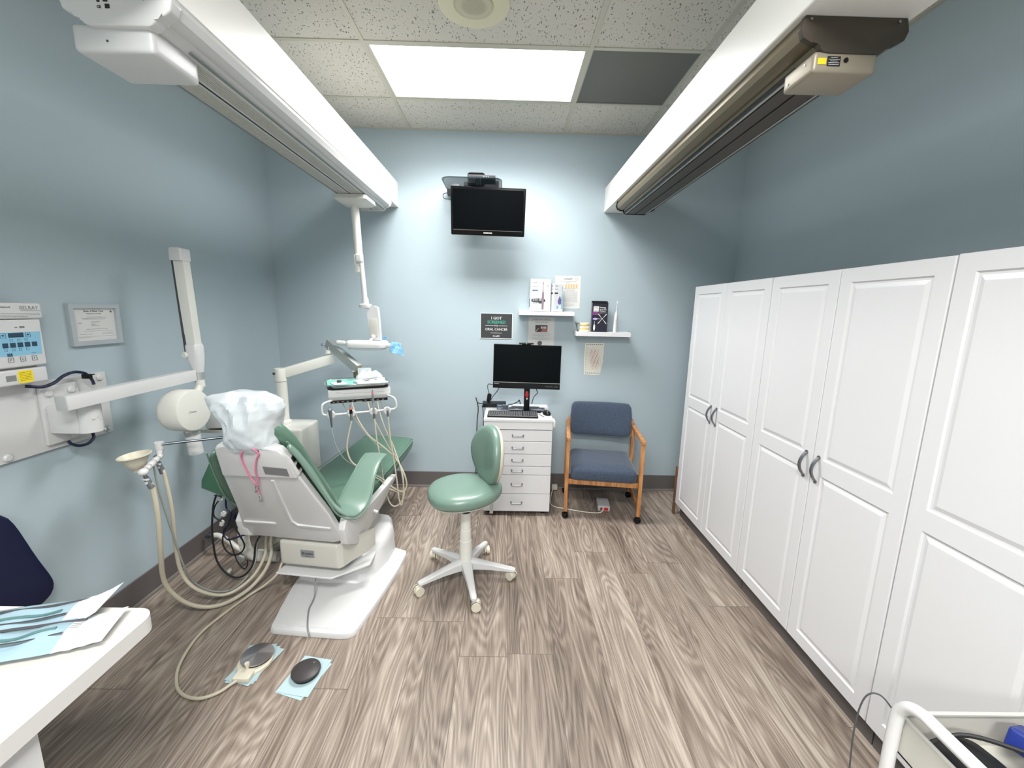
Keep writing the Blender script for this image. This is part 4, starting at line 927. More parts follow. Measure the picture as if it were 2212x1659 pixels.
# headrest block (under the plastic cover) and its green lower hump to the right
MB().sphere(K @ Vector((.025, -.29, 1.09)), .09, (1.1, .48, .95), 20).bar(K @ Vector((.025, -.29, .96)), K @ Vector((.025, -.29, 1.06)), .05, .02).build('headrest', GREEN, CH)
# seat and leg rest
def seat_sec(y, w, z0, z1, cu=0, dish=.012):
    sec = []
    for a in range(24):
        al = 2*PI*a/24; x = math.copysign(abs(math.cos(al))**.4, math.cos(al)); zz = math.copysign(abs(math.sin(al))**.6, math.sin(al))
        sec.append(K @ Vector((cu+x*w, y, (z0+z1)/2+zz*(z1-z0)/2-(dish*(1-x*x) if zz > 0 else 0))))
    return sec
MB().loft([seat_sec(y, w, z0, z1, cu, d_) for y, w, z0, z1, cu, d_ in ((.05, .20, .40, .44, 0, 0), (.09, .235, .375, .475, 0, .01), (.20, .245, .37, .492, 0, .018), (.40, .245, .385, .505, .0, .02), (.60, .242, .40, .520, .002, .014), (.80, .235, .425, .537, .006, .008), (1.0, .225, .455, .557, .014, .004), (1.13, .215, .482, .572, .020, .002), (1.175, .205, .502, .577, .022, 0), (1.195, .188, .520, .570, .022, 0), (1.20, .15, .535, .56, .022, 0))]).build('seat_upholstery', GREEN, CH, 60)
b = MB()
for sg in (1,):
    b.tube(kp([(sg*.246, .16, .478), (sg*.246, .40, .492), (sg*.243, .60, .505), (sg*.241, .80, .523), (sg*.239, 1.0, .542), (sg*.234, 1.13, .559), (sg*.21, 1.18, .564), (.022, 1.197, .564), (-.168, 1.18, .564), (-.194, 1.13, .559), (-sg*.243, .6, .505), (-sg*.246, .16, .478)]), .0032, 8)
b.build('seat_piping', GREEND, CH)
# white seat frame with side brackets
def prism_uz(poly, u0, u1, bv=.006):
    M = K @ Matrix(((0, 0, 1, 0), (1, 0, 0, 0), (0, 1, 0, 0), (0, 0, 0, 1)))
    return MB().prism(poly, u0, u1, M, bv, 2)
prism_uz([(-.045, .455), (.0, .52), (.20, .44), (.60, .485), (.66, .48), (.62, .45), (.40, .37), (.20, .305), (.08, .305), (-.02, .36)], .262, .300).build('side_bracket', PLB, CH, 30)
prism_uz([(-.045, .455), (.0, .52), (.20, .44), (.60, .485), (.66, .48), (.62, .45), (.40, .37), (.20, .305), (.08, .305), (-.02, .36)], -.320, -.262).build('side_bracket', PLB, CH, 30)
MB().box(-.22, .22, .06, .62, .32, .385, .015, M=K).build('seat_frame', PLG, CH)
MB().box(-.12, .16, .55, .86, .20, .40, .02, M=K).box(-.10, .14, .80, 1.02, .40, .46, .01, M=K).build('front_frame', GRY, CH)
MB().cyl(K @ Vector((.28, .30, .395)), K @ Vector((.325, .30, .385)), .010).build('recline_lever', PLB, CH)
# sling arms: a padded band bent from the back down and up into the arm rest
def sling(path, u_c, name, m, th=.020):
    b = MB(); secs = []; eL, eR = [], []; n = len(path)
    for i, (v, z, hw, uc, tw) in enumerate(path):
        p = Vector((0, v, z)); q0 = Vector((0,)+path[max(i-1, 0)][:2]); q1 = Vector((0,)+path[min(i+1, n-1)][:2]); t_ = (q1-q0).normalized()
        nn_ = Vector((0, -t_.z, t_.y)); ux = Vector((math.cos(tw), 0, 0))+nn_*math.sin(tw)*u_c; n2 = (nn_*math.cos(tw)-Vector((math.sin(tw)*u_c, 0, 0)))
        c = Vector((u_c*uc, v, z)); sec = []
        for a in range(16):
            al = 2*PI*a/16; x = math.copysign(abs(math.cos(al))**.5, math.cos(al)); y = math.sin(al)
            sec.append(K @ (c+ux*(x*hw)+n2*(y*th*.5)))
        secs.append(sec); eL.append(K @ (c-ux*hw)); eR.append(K @ (c+ux*hw))
    o = b.loft(secs).build(name, m, CH, 60, sub=1)
    MB().tube(eL, .0042, 8, res=4).build('piping', GREEND, o); MB().tube(eR, .0042, 8, res=4).build('piping', GREEND, o)
    return o
R_ = [(.478, .685, .060, .250, 0), (.474, .687, .066, .250, 0), (.44, .690, .066, .250, 0), (.37, .675, .064, .252, .0), (.28, .625, .068, .255, .05), (.20, .56, .082, .257, .1), (.13, .510, .085, .257, .15), (.05, .505, .075, .250, .4), (-.03, .575, .06, .243, .8), (-.10, .69, .05, .238, .95), (-.18, .82, .04, .228, 1.0), (-.25, .93, .028, .216, 1.0), (-.30, 1.0, .016, .20, 1.0)]
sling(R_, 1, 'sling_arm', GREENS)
L_ = [(.30, .66, .055, .300, 0), (.24, .62, .06, .302, 0), (.16, .56, .062, .305, .05), (.08, .52, .06, .300, .2), (.0, .54, .055, .290, .5), (-.08, .66, .05, .275, .9), (-.16, .80, .04, .255, 1.0), (-.24, .93, .028, .222, 1.0)]
sling(L_, -1, 'sling_arm', GREEN)
# green arm flap swung out on the left, seen from behind
w_ = [(-.330, .93), (-.376, .894), (-.438, .825), (-.535, .653), (-.541, .607), (-.409, .566), (-.368, .585), (-.30, .60), (-.27, .80), (-.27, .93)]
MB().loft([[K @ Vector((x, y_+.05*(x+.3)*0+.0, z)) for x, z in [((-.40+(a-(-.40))*k_), (.74+(c-.74)*k_)) for a, c in w_]] for k_, y_ in ((.9, -.012), (1, -.002), (1, .018), (.9, .03))]).build('arm_flap', mat('dark_green_vinyl', (64, 112, 84), .38, bump=.12, bscale=320), CH, 50)
# headrest cover: crumpled clear-white bag, a thing of its own
t = thing('plastic_headrest_cover', 'crumpled white plastic bag pulled over the dental chair headrest', 'cover', tuple(K @ Vector((.02, -.3, 1.0))))
from mathutils import noise
def bag():
    b = MB(); n = 96; secs = []
    key = ((.962, .128, .040, -.012), (.985, .134, .058, -.006), (1.03, .134, .075, .004), (1.08, .138, .085, .010), (1.12, .146, .088, .012), (1.16, .152, .084, .014), (1.19, .150, .074, .014), (1.212, .138, .056, .01), (1.225, .118, .034, .004), (1.230, .08, .012, .0))
    lv = []
    for (z0, w0, d0, c0), (z1, w1, d1, c1) in zip(key, key[1:]):
        for j in range(5): f = j/5; lv.append((z0+(z1-z0)*f, w0+(w1-w0)*f, d0+(d1-d0)*f, c0+(c1-c0)*f))
    lv.append(key[-1])
    for i, (z, w, d_, cu) in enumerate(lv):
        sec = []
        for a in range(n):
            al = 2*PI*a/n; c, s_ = math.cos(al), math.sin(al)
            x = cu+.012+w*math.copysign(abs(c)**.75, c); y = -.30+.01+d_*math.copysign(abs(s_)**.8, s_); zz = z
            q = Vector((x*11, y*11, z*7)); r1 = 1-abs(noise.noise(q))*2; r2 = 1-abs(noise.noise(q*2.3+Vector((5, 1, 3))))*2
            k = .016*(r1-.5)+.006*(r2-.5)
            x += c*k; y += s_*k; zz += .006*noise.noise(q*1.7)
            if c < -.4 and z > 1.15: f = (-c-.4)/.6; x -= .060*f*max(0, (z-1.15)/.06 if z < 1.21 else 1-(z-1.21)/.03); zz -= .020*f
            if c < 0 and z < 1.15: x += .050*(-c)*(1.15-z)/.18
            sec.append(K @ Vector((x, y, zz)))
        secs.append(sec)
    return b.loft(secs)
bag().build('bag', BAG, t, 22)
# pink bib clip chain
t = thing('bib_chain', 'pink bib chain with metal clips hanging on the back of the dental chair', 'bib chain', tuple(sp(0, .6, .02)))
pk = [(.040, .722), (.0, .688), (-.020, .63), (-.028, .54), (-.018, .49), (-.020, .47), (.0, .50), (.022, .58), (.06, .66), (.085, .69), (.08, .722), (.062, .728)]
MB().tube([sp(u, s, .016+.003*math.sin(i*2)) for i, (u, s) in enumerate(pk)], .0034, 8, closed=True).build('cord', PINK, t)
MB().tube([sp(-.020, .472, .016), sp(-.032, .44, .014), sp(-.038, .40, .012)], .003, 8).build('cord', PINK, t)
for u0_, s0_, u1_, s1_ in ((-.026, .470, -.046, .415), (-.040, .395, -.052, .345)):
    MB().bar(sp(u0_, s0_, .016), sp(u1_, s1_, .014), .008, .006, .002).bar(sp(u0_+.006, s0_-.006, .019), sp(u1_-.002, s1_+.006, .022), .006, .003, .001).build('clip', CHR, t)
# grey cord down the base
b = MB().tube(kp([(.095, .05, .14), (.08, .03, .12), (.085, .0, .075), (.10, -.03, .042), (.115, -.08, .0375), (.125, -.12, .0375), (.15, -.17, .0375), (.18, -.22, .0375), (.20, -.25, .035), (.215, -.267, .025), (.222, -.272, .006)]), .0038, 8)
tag(b.build('grey_cord', mat('cord_grey', (128, 130, 132), .5)), 'grey cord running down the middle of the white chair base', 'cord')
# ---- cables and pipes under the chair
CAB = [([(-.513, .06, .542), (-.538, .06, .483), (-.555, .06, .4), (-.566, .06, .316), (-.567, .06, .211), (-.558, .06, .135), (-.526, .06, .074), (-.471, .06, .035), (-.411, .06, .041), (-.351, .06, .092), (-.319, .06, .159), (-.3, .06, .257), (-.285, .10, .315)], .0052, 'longest black cable looping from the green flap nearly to the floor'),
 ([(-.50, .02, .55), (-.517, .08, .512), (-.565, .09, .459), (-.585, .09, .416), (-.583, .09, .379), (-.552, .10, .348)], .004, 'short black cable ending in a pale plug by the wall'),
 ([(-.515, .10, .54), (-.523, .1, .432), (-.496, .1, .405), (-.504, .1, .371), (-.527, .1, .314), (-.55, .1, .295), (-.559, .1, .252), (-.532, .1, .224), (-.483, .1, .242), (-.40, .14, .26)], .005, 'dark blue cable knotted below the green flap'),
 ([(-.554, .12, .301), (-.592, .12, .237), (-.603, .12, .171), (-.582, .12, .125), (-.541, .12, .103), (-.486, .12, .126), (-.462, .12, .167), (-.469, .12, .206), (-.52, .12, .30)], .0045, 'black cable looped in a ring under the chair back'),
 ([(-.554, .1, .218), (-.536, .1, .147), (-.511, .1, .062), (-.471, .1, .022), (-.446, .1, .056), (-.448, .1, .086)], .0035, 'thin black cable curling down to the connector on the floor')]
for i, (pts, r_, lb) in enumerate(CAB):
    tag(MB().tube(kp([(a, c+i*.014, d_) for a, c, d_ in pts]), r_, 8).build('cable', NAVY if i == 2 else RUB), lb, 'cable')
t = thing('cable_adapter', 'dark knot of coiled blue cable and transformer beside corrugated hose', 'adapter', tuple(K @ Vector((-.47, .22, .26))))
MB().box(-.50, -.40, .20, .27, .24, .335, .012, M=K).build('transformer', BLK, t)
b = MB()
for i in range(5): b.tube([K @ Vector((-.46+.05*math.cos(a), .185-.006*i, .32+(.018+.005*i)*math.sin(a)+.008*i)) for a in [j*PI/6 for j in range(12)]], .0035, 6, closed=True, res=2)
b.build('coil', NAVY, t)
for u_, v_, z_, s1, s2, lb in ((-.524, .095, .494, .018, .012, 'white plug just below the green flap'), (-.520, .10, .403, .026, .022, 'larger white connector on the dark blue cable'), (-.560, .125, .328, .02, .03, 'pale grey plug near the skirting on the black cable'), (-.508, .088, .048, .016, .02, 'small white tagged plug lying lowest near the floor'), (-.478, .15, .095, .05, .022, 'grey connector block under the chair')):
    t = thing('plug', lb, 'plug', tuple(K @ Vector((u_, v_, z_-s2))))
    MB().box(-s1/2, s1/2, -.008, .008, -s2/2, s2/2, .003, M=K @ Matrix.Translation((u_, v_, z_)) @ Matrix.Rotation(.3, 4, 'Y')).build('body', PLB if s1 < .045 else GRY, t)
    MB().box(-s1*.3, s1*.3, -.006, .006, s2/2, s2/2+.006, .001, M=K @ Matrix.Translation((u_, v_, z_)) @ Matrix.Rotation(.3, 4, 'Y')).build('strain_relief', PLG, t)
def corrug(path, r, pitch, m, name, lb, cat):
    P_ = [K @ Vector(p) for p in path]; dense = []
    for i in range(len(P_)-1):
        p0 = P_[max(i-1, 0)]; p1 = P_[i]; p2 = P_[i+1]; p3 = P_[min(i+2, len(P_)-1)]
        for j in range(40):
            t_ = j/40; dense.append(.5*((2*p1)+(p2-p0)*t_+(2*p0-5*p1+4*p2-p3)*t_*t_+(-p0+3*p1-3*p2+p3)*t_**3))
    out, rr, acc, ph = [dense[0]], [r], 0, 0
    for a, c in zip(dense, dense[1:]):
        acc += (c-a).length
        if acc >= pitch/2: out.append(c); ph ^= 1; rr.append(r*(.90 if ph else 1)); acc = 0
    return tag(MB().tube(out, rr, 18, smooth=False).build(name, m, smooth=20), lb, cat)
corrug([(-.46, .28, .40), (-.500, .25, .30), (-.53, .25, .231), (-.539, .25, .15), (-.52, .25, .08), (-.47, .255, .045), (-.40, .27, .04), (-.33, .28, .04)], .032, .0075, PL, 'corrugated_hose', 'thick white corrugated hose bending down to the floor under chair', 'hose')
def floor_pipe(path, r, lb, m=PLG): return tag(MB().tube(kp(path), r, 14).build('waste_pipe', m), lb, 'pipe')
floor_pipe([(-.80, .31, .125), (-.77, .31, .128), (-.73, .31, .112), (-.69, .315, .08), (-.63, .32, .035), (-.55, .33, .022), (-.42, .36, .022)], .0155, 'pale pipe coming from the skirting and bending to the floor', PL)
floor_pipe([(-.22, .26, .25), (-.26, .27, .21), (-.33, .29, .155), (-.40, .31, .10), (-.44, .33, .035), (-.42, .42, .022)], .022, 'thick pale pipe slanting down below the chair shell', PLG)
MB_ = MB().cyl(K @ Vector((-.80, .31, .125)), K @ Vector((-.835, .31, .122)), .013).cyl(K @ Vector((-.835, .31, .122)), K @ Vector((-.85, .31, .121)), .018)
tag(MB_.build('pipe_valve', DKG), 'dark metal valve fitting where the pale pipe leaves the wall', 'valve')

# ================================================================== foot controls on the floor
def sheets(name, cx, cy, w, d, lst, lb, cat='sheet'):
    t = thing(name, lb, cat, (cx, cy, 0)); 
    for i, (dx, dy, rz) in enumerate(lst):
        M = Matrix.Translation((cx+dx, cy+dy, .0008+i*.0012)) @ Matrix.Rotation(rz, 4, 'Z'); MB().box(-w/2, w/2, -d/2, d/2, 0, .0009, M=M).build('sheet', LBLUE, t, 0)
    return t
sheets('paper_sheets', -1.118, 1.655, .125, .205, [(0, 0, -.05), (-.008, .004, .1), (.01, -.004, -.25)], 'pale blue paper sheets under the metal foot pedal', 'sheet')
sheets('paper_sheets', -.857, 1.590, .132, .19, [(.0, -.006, -.28), (.004, .002, -.12), (-.004, .004, -.18)], 'pale blue paper sheets under the black foot switch', 'sheet')
t = thing('foot_pedal', 'round shiny metal foot pedal with cream base and hose', 'foot pedal', (-1.115, 1.66, .005))
pd = MB().loft([[Vector((-1.112+x, 1.645+y, z)) for x, y in o_] for o_, z in (([( .072*math.cos(a), .075*math.sin(a)+.012) for a in [i*PI/12 for i in range(24)]], .0045), ([( .072*math.cos(a), .075*math.sin(a)+.012) for a in [i*PI/12 for i in range(24)]], .016), ([( .066*math.cos(a), .069*math.sin(a)+.012) for a in [i*PI/12 for i in range(24)]], .022))])
pd.build('base', CREAM, t)
MB().box(-1.150, -1.078, 1.548, 1.605, .0045, .028, .006, 3).build('hose_block', CREAM, t)
MB().cyl((-1.112, 1.600, .02), (-1.112, 1.600, .05), .006).cyl((-1.112, 1.600, .045), (-1.112, 1.600, .056), .0095).build('knob', CREAM, t)
disc = MB().lathe([(.064, .030), (.067, .033), (.066, .038), (.030, .043), (.001, .045)], (-1.108, 1.668, 0), (0, 0, 1), 64)
BR = bpy.data.materials.new('spun_metal'); BR.use_nodes = True; bb = BR.node_tree.nodes['Principled BSDF']; bb.inputs['Metallic'].default_value = 1; bb.inputs['Roughness'].default_value = .34; bb.inputs['Anisotropic'].default_value = .8; bb.inputs['Base Color'].default_value = srgb(196, 190, 192)
tn = BR.node_tree.nodes.new('ShaderNodeTangent'); tn.direction_type = 'RADIAL'; tn.axis = 'Z'; BR.node_tree.links.new(tn.outputs[0], bb.inputs['Tangent'])
o = disc.build('metal_disc', BR, t, 60)
for v in o.data.vertices: v.co -= Vector((.007, .008, 0))
o.location = (.007, .008, 0)
MB().lathe([(.060, .020), (.060, .031)], (-1.108, 1.668, 0), (0, 0, 1), 40).build('rubber_skirt', BLK, t)
PH = [(-1.128, 1.551, .016), (-1.143, 1.537, .0125), (-1.174, 1.498, .010), (-1.232, 1.472, .009), (-1.309, 1.488, .009), (-1.377, 1.541, .009), (-1.441, 1.647, .009), (-1.475, 1.81, .009), (-1.446, 1.97, .009), (-1.401, 2.10, .012), (-1.345, 2.14, .04), (-1.28, 2.16, .098), (-1.268, 2.19, .14), (-1.255, 2.25, .20)]
tag(MB().tube(PH, .0068, 12).build('pedal_hose', HOSE), 'beige hose sweeping from the metal foot pedal up to the chair', 'hose')
t = thing('foot_switch', 'round black foot switch on blue paper sheets', 'foot switch', (-.857, 1.595, .005))
MB().lathe([(.052, .0052), (.054, .010), (.054, .016), (.0, .016)][:3]+[(.050, .018)], (-.857, 1.598, 0), n=40).build('base', BLK, t)
MB().lathe([(.058, .018), (.0605, .022), (.059, .028), (.045, .034), (.020, .037), (.001, .0375)], (-.857, 1.600, 0), n=48).build('pad', mat('charcoal_rubber', (58, 54, 54), .45), t)
FS = frame((-.836, 1.622, .0352), (.55, .83, 0), (-.83, .55, 0)); MB().text('infinity', .010, FS, .02).build('lettering', GRY, t, 0)
# ================================================================== delivery unit column, arms and head
t = thing('delivery_unit', 'white dental delivery unit with column, jointed arm and instrument head', 'dental unit', (-1.57, 2.88, 0))
MB().box(-1.69, -1.385, 2.745, 3.02, .01, .775, .02, 3).build('cabinet', PL, t)
MB().box(-1.675, -1.40, 2.76, 3.0, .001, .03, .004).build('plinth', DKG, t)
MB().lathe([(.052, .776), (.052, .79), (.040, .80), (.037, .803), (.037, 1.075)], (-1.577, 2.90, 0)).lathe([(.0385, 1.078), (.0385, 1.162), (.036, 1.168)], (-1.577, 2.90, 0)).build('post', PL, t)
MB().box(-1.62, -1.605, 2.855, 2.885, .80, .83, .004).build('collar_clamp', PLB, t)
MB().cyl((-1.602, 2.866, 1.135), (-1.604, 2.859, 1.135), .0085).build('cap', DKG, t)
P0, P1 = Vector((-1.577, 2.90, 1.128)), Vector((-1.29, 3.065, 1.222))
MB().bar(P0, P1+Vector((.02, .0, .004)), .05, .068, .006).build('fixed_arm', PL, t)
MB().lathe([(.030, 1.262), (.024, 1.280), (.012, 1.288)], (-1.30, 3.06, 0)).build('pivot', PL, t)
MB().cyl((-1.30, 3.06, 1.275), (-1.30, 3.06, 1.31), .012).build('pivot_pin', CHR, t)
Q0, Q1 = Vector((-1.315, 3.09, 1.335)), Vector((-1.045, 2.925, 1.172))
MB().bar(Q0, Q1, .046, .062, .003).build('balance_arm', ALU, t, 30)
qd = (Q1-Q0).normalized()
MB().bar(Q1-qd*.004, Q1+qd*.003, .045, .061, .002).build('arm_end_cap', BRZL, t)
MB().cyl(Q1+Vector((-.02, -.03, -.012)), Q1+Vector((-.03, -.045, -.012)), .010).cyl(Q0+Vector((-.02, -.03, -.01)), Q0+Vector((-.03, -.045, -.01)), .010).build('bolt', CHR, t)
MB().bar((-1.058, 2.93, 1.15), (-1.058, 2.93, 1.075), .035, .035, .002, (0, 1, 0)).bar((-1.058, 2.93, 1.075), (-1.02, 2.82, 1.06), .05, .02, .002).build('drop_link', mat('dark_bronze', (92, 84, 70), .4, metal=.5), t)
D = Matrix.Translation((-1.125, 2.60, 0)) @ Matrix.Rotation(math.radians(24), 4, 'Z')      # head frame: x along the front, -y towards the user
def dp(x, y, z): return D @ Vector((x, y, z))
Mx2 = D @ Matrix(((0, 0, 1, 0), (1, 0, 0, 0), (0, 1, 0, 0), (0, 0, 0, 1)))
MB().prism([(.27, 1.078), (.27, 1.005), (.018, 1.005), (.004, 1.026), (0, 1.032), (.004, 1.078)], .0, .383, Mx2, .003).build('head_casing', PLB, t, 30)
MB().box(.006, .376, .004, .25, 1.0335, 1.0345, M=D).build('casing_seam', PLG, t, 0)
for a, c in ((.012, .165), (.205, .365)): MB().box(a, c, .012, .20, .989, 1.0045, .002, M=D).build('control_block', BLK, t)
b = MB()
for x in (.03, .055, .085, .115, .145, .225, .26, .3, .335): b.box(x-.006, x+.006, .0105, .012, .994, 1.0, .0004, 1, M=D)
b.build('control_valves', STL, t, 0)
MB().box(.012, .365, .008, .20, .9875, .989, M=D).build('valve_tray', PLG, t, 0)
LF = D @ frame((.062, .0022, 1.05), (1, 0, 0), (0, 0, 1)); 
MB().text('DCI', .016, LF, 0, sx=1.1).box(-.030, -.012, -.002, -.0008, 0, .0006, M=LF).box(.025, .285, .001, .0022, 0, .0006, M=LF).build('lettering', INKG, t, 0)
MB().tube([dp(*p) for p in ((.02, -.0, 1.012), (-.022, -.055, 1.010), (-.038, -.068, .995), (-.040, -.07, .955), (-.026, -.07, .937), (.02, -.07, .935), (.13, -.07, .937), (.26, -.07, .939), (.36, -.07, .942), (.392, -.07, .944), (.408, -.07, .960), (.402, -.066, 1.005), (.385, -.05, 1.022), (.362, -.0, 1.024))], .0068, 12).build('holder_bar', PLB, t)
for x in (.010, .127, .262, .347):
    MB().lathe([(.021, -.011), (.025, -.007), (.025, .007), (.021, .011)], dp(x, -.078, .938), D.to_3x3() @ Vector((0, -1, 0)), 24).build('holder', PLB, t)
# instruments and their hoses
def hz(pts, off=-.12): return [dp(x, off, z) for x, z in pts]
INS = [
 ('air_water_syringe', 'chrome air water syringe hanging in the leftmost holder', [((.006, .990), (.004, .975), .010, .013, CHR), ((.004, .975), (.007, .93), .013, .008, STL), ((.007, .93), (.010, .865), .007, .0045, NICK)], [(.010, .866), (.012, .83), (.026, .758), (.063, .675), (.102, .63), (.137, .601), (.16, .58)], .0024, GHOSE),
 ('dental_handpiece', 'short black handpiece with orange ring in the second holder', [((.122, 1.000), (.123, .978), .005, .006, CHR), ((.123, .978), (.1235, .970), .0095, .0095, ORNG), ((.1235, .970), (.124, .942), .0095, .0095, BLK), ((.124, .942), (.125, .895), .0072, .0068, STL)], [(.125, .897), (.104, .815), (.09, .731), (.103, .656), (.137, .608), (.209, .557), (.294, .496), (.363, .425), (.422, .388), (.45, .425), (.435, .513), (.388, .612), (.301, .706), (.229, .775), (.172, .873), (.145, .955), (.140, .99)], .0052, HOSE),
 ('dental_handpiece', 'tall steel handpiece with coral ring standing in the third holder', [((.256, 1.086), (.2565, 1.068), .0038, .0042, STL), ((.2565, 1.068), (.257, 1.060), .0055, .0055, mat('coral_ring', (236, 96, 84), .5)), ((.257, 1.060), (.259, 1.005), .0055, .0085, STL), ((.259, 1.005), (.261, .930), .0068, .0068, ALU), ((.261, .930), (.262, .897), .0085, .0065, NICK)], [(.262, .898), (.269, .777), (.284, .66), (.298, .52), (.312, .426), (.335, .329), (.367, .295), (.407, .316), (.432, .385), (.413, .573), (.357, .678), (.286, .829), (.247, .932), (.235, .99)], .0046, HOSE),
 ('dental_handpiece', 'small steel handpiece in the rightmost holder of the unit', [((.344, .968), (.345, .945), .002, .006, CHR), ((.345, .945), (.347, .905), .0065, .0060, NICK)], [(.345, .906), (.354, .768), (.369, .642), (.387, .464), (.397, .34), (.413, .301), (.425, .386), (.422, .515), (.377, .696), (.336, .804), (.307, .907), (.295, .99)], .0046, HOSE)]
for i, (nm, lb, segs, hose, hr, hm) in enumerate(INS):
    it = thing(nm, lb, 'instrument', tuple(dp(segs[0][0][0], -.108, segs[-1][1][1])))
    for j, (a, c, r1, r2, m) in enumerate(segs): MB().cyl(dp(a[0], -.105-.02*0, a[1]), dp(c[0], -.105, c[1]), r1, r2, 18).build(('tip', 'ring', 'body', 'sleeve', 'coupling')[j] if len(segs) > 3 else ('tip', 'body', 'grip')[j], m, it)
    n_ = len(hose); pts = []
    for k_, (x, z) in enumerate(hose):
        off = -.105-.03*math.sin(PI*min(1, k_/(n_-1)))-.006*i
        if k_ > n_*.6: off = -.105+(.125)*((k_-n_*.6)/(n_*.4)) if len(hose) > 8 else off
        pts.append(dp(x, off, z))
    MB().tube(pts, hr, 12).build('hose', hm, it)
# loose tubes behind the hoses
tag(MB().tube([dp(*p) for p in ((.137, -.13, .606), (.20, -.16, .567), (.209, -.165, .55), (.282, -.18, .503), (.318, -.17, .445), (.363, -.15, .41), (.40, -.14, .38))], .0032, 8).build('thin_tube', HOSE), 'thin beige tube crossing the lower hose loops', 'tube')
tag(MB().tube([dp(*p) for p in ((.08, .05, .988), (.10, .0, .95), (.135, -.03, .90), (.172, -.04, .85), (.22, -.06, .78), (.27, -.08, .72), (.30, -.09, .69))], .003, 8).build('thin_tube', GHOSE), 'thin grey tube slanting down under the left of the head', 'tube')
tag(MB().tube([dp(*p) for p in ((.315, .04, .988), (.33, .0, .96), (.345, -.04, .93), (.355, -.06, .85), (.352, -.07, .77), (.36, -.09, .70), (.39, -.1, .60))], .0022, 8).build('thin_tube', GHOSE), 'thin grey tube hanging under the right of the head', 'tube')
# instrument tray and what lies on it
t = thing('instrument_tray', 'steel tray with mint green paper on top of the unit head', 'tray', tuple(dp(.19, .13, 1.079)))
TD = D @ Matrix.Translation((.185, .125, 0))
def tr(w, h, r, z): return [TD @ Vector((x, y, z)) for x, y in rrect(w, h, r, 6)]
b = MB(); b.skin([[b.bm.verts.new(p) for p in s_] for s_ in (tr(.37, .26, .04, 1.0905), tr(.37, .26, .04, 1.092), tr(.385, .275, .045, 1.106), tr(.404, .294, .05, 1.107), tr(.406, .296, .05, 1.110), tr(.398, .288, .05, 1.1115), tr(.384, .274, .045, 1.109), tr(.368, .258, .04, 1.0935))], True)
b.build('pan', CHR, t, 40)
b = MB(); b.skin([[b.bm.verts.new(p) for p in s_] for s_ in (tr(.360, .250, .038, 1.0940), tr(.362, .252, .038, 1.0946), tr(.374, .264, .042, 1.1045), tr(.372, .262, .042, 1.1050), tr(.358, .248, .036, 1.0952))], True); b.build('paper_liner', MINT, t, 40)
b = MB(); b.loft([tr(.372, .262, .035, 1.0788), tr(.380, .27, .035, 1.0903)]).build('rubber_pad', BLK, t, 0)
def puff(name, cx, cy, w, d_, h, z, rz, m, lb, cat, seed, nm='sheet'):
    r = random.Random(seed); M = TD @ Matrix.Translation((cx, cy, z)) @ Matrix.Rotation(rz, 4, 'Z'); b = MB(); nu = 14
    ph = [r.uniform(0, 6.3) for _ in range(6)]
    f = lambda sgn: (lambda u, v: M @ Vector(((u-.5)*w*(1+.03*math.sin(9*v+ph[0])), (v-.5)*d_*(1+.04*math.sin(8*u+ph[1])), (h*.5 if sgn > 0 else 0)+(h*.5*(1+.5*math.sin(7*u+ph[2])*math.sin(8*v+ph[3])+.35*math.sin(17*u+ph[4]+v*9)))*math.sin(PI*u)**.5*math.sin(PI*v)**.5*(1 if sgn > 0 else 0)+(.0006 if sgn < 0 else .0012))))
    b.grid(f(1), nu, nu); b.grid(f(-1), nu, nu)
    bmesh.ops.bridge_loops(b.bm, edges=[e for e in b.bm.edges if e.is_boundary])
    return tag(b.build(name, m, smooth=30), lb, cat)
puff('instrument_pouch', .085, -.030, .19, .16, .026, 1.0955, .1, POUCHW, 'crumpled white sterilisation pouch at the front right of the tray', 'pouch', 1)
puff('instrument_pouch', .085, .050, .17, .12, .066, 1.0955, -.1, CLEAR, 'clear crumpled plastic pouch heaped at the back right of tray', 'pouch', 6)
puff('gauze', -.115, -.0, .085, .085, .008, 1.0955, .3, PAPER, 'white gauze square on the left of the mint tray paper', 'gauze', 3)
b = MB().lathe([(.014, 1.105), (.015, 1.107), (.015, 1.115), (.012, 1.119), (.001, 1.119)], TD @ Vector((-.112, .004, 0)), n=24); tag(b.build('dappen_dish', DKG), 'small dark round dish on the white gauze on tray', 'dish')
b = MB().bar(TD @ Vector((.03, -.055, 1.128)), TD @ Vector((.125, -.045, 1.132)), .022, .004, .001); tag(b.build('strip_packet', GRY), 'grey rectangular packet on top of the pouches on tray', 'packet')
for k_ in range(3): tag(MB().tube([TD @ Vector((-.05+.012*k_, -.075, 1.0975)), TD @ Vector((-.02+.01*k_, -.068, 1.0985)), TD @ Vector((.0+.01*k_, -.055, 1.0975))], .0018, 6).build('hand_instrument', NICK), ('leftmost', 'middle', 'rightmost')[k_]+' of three tiny steel hand instruments at the front of tray', 'instrument', 'hand instruments on the tray')
b = MB().box(-.045, .045, -.008, .008, 0, .085, .002, M=TD @ Matrix.Translation((.06, .115, 1.0955))); tag(b.build('film_holder', CLEAR), 'upright clear plastic holder at the back of the tray', 'holder')
b = MB().lathe([(.016, 0), (.018, .03), (.017, .034), (.015, .03), (.014, .003)], TD @ Vector((.160, -.03, 1.0955)), n=20); tag(b.build('small_cup', CREAM), 'small cream cup at the right end of the tray', 'cup')

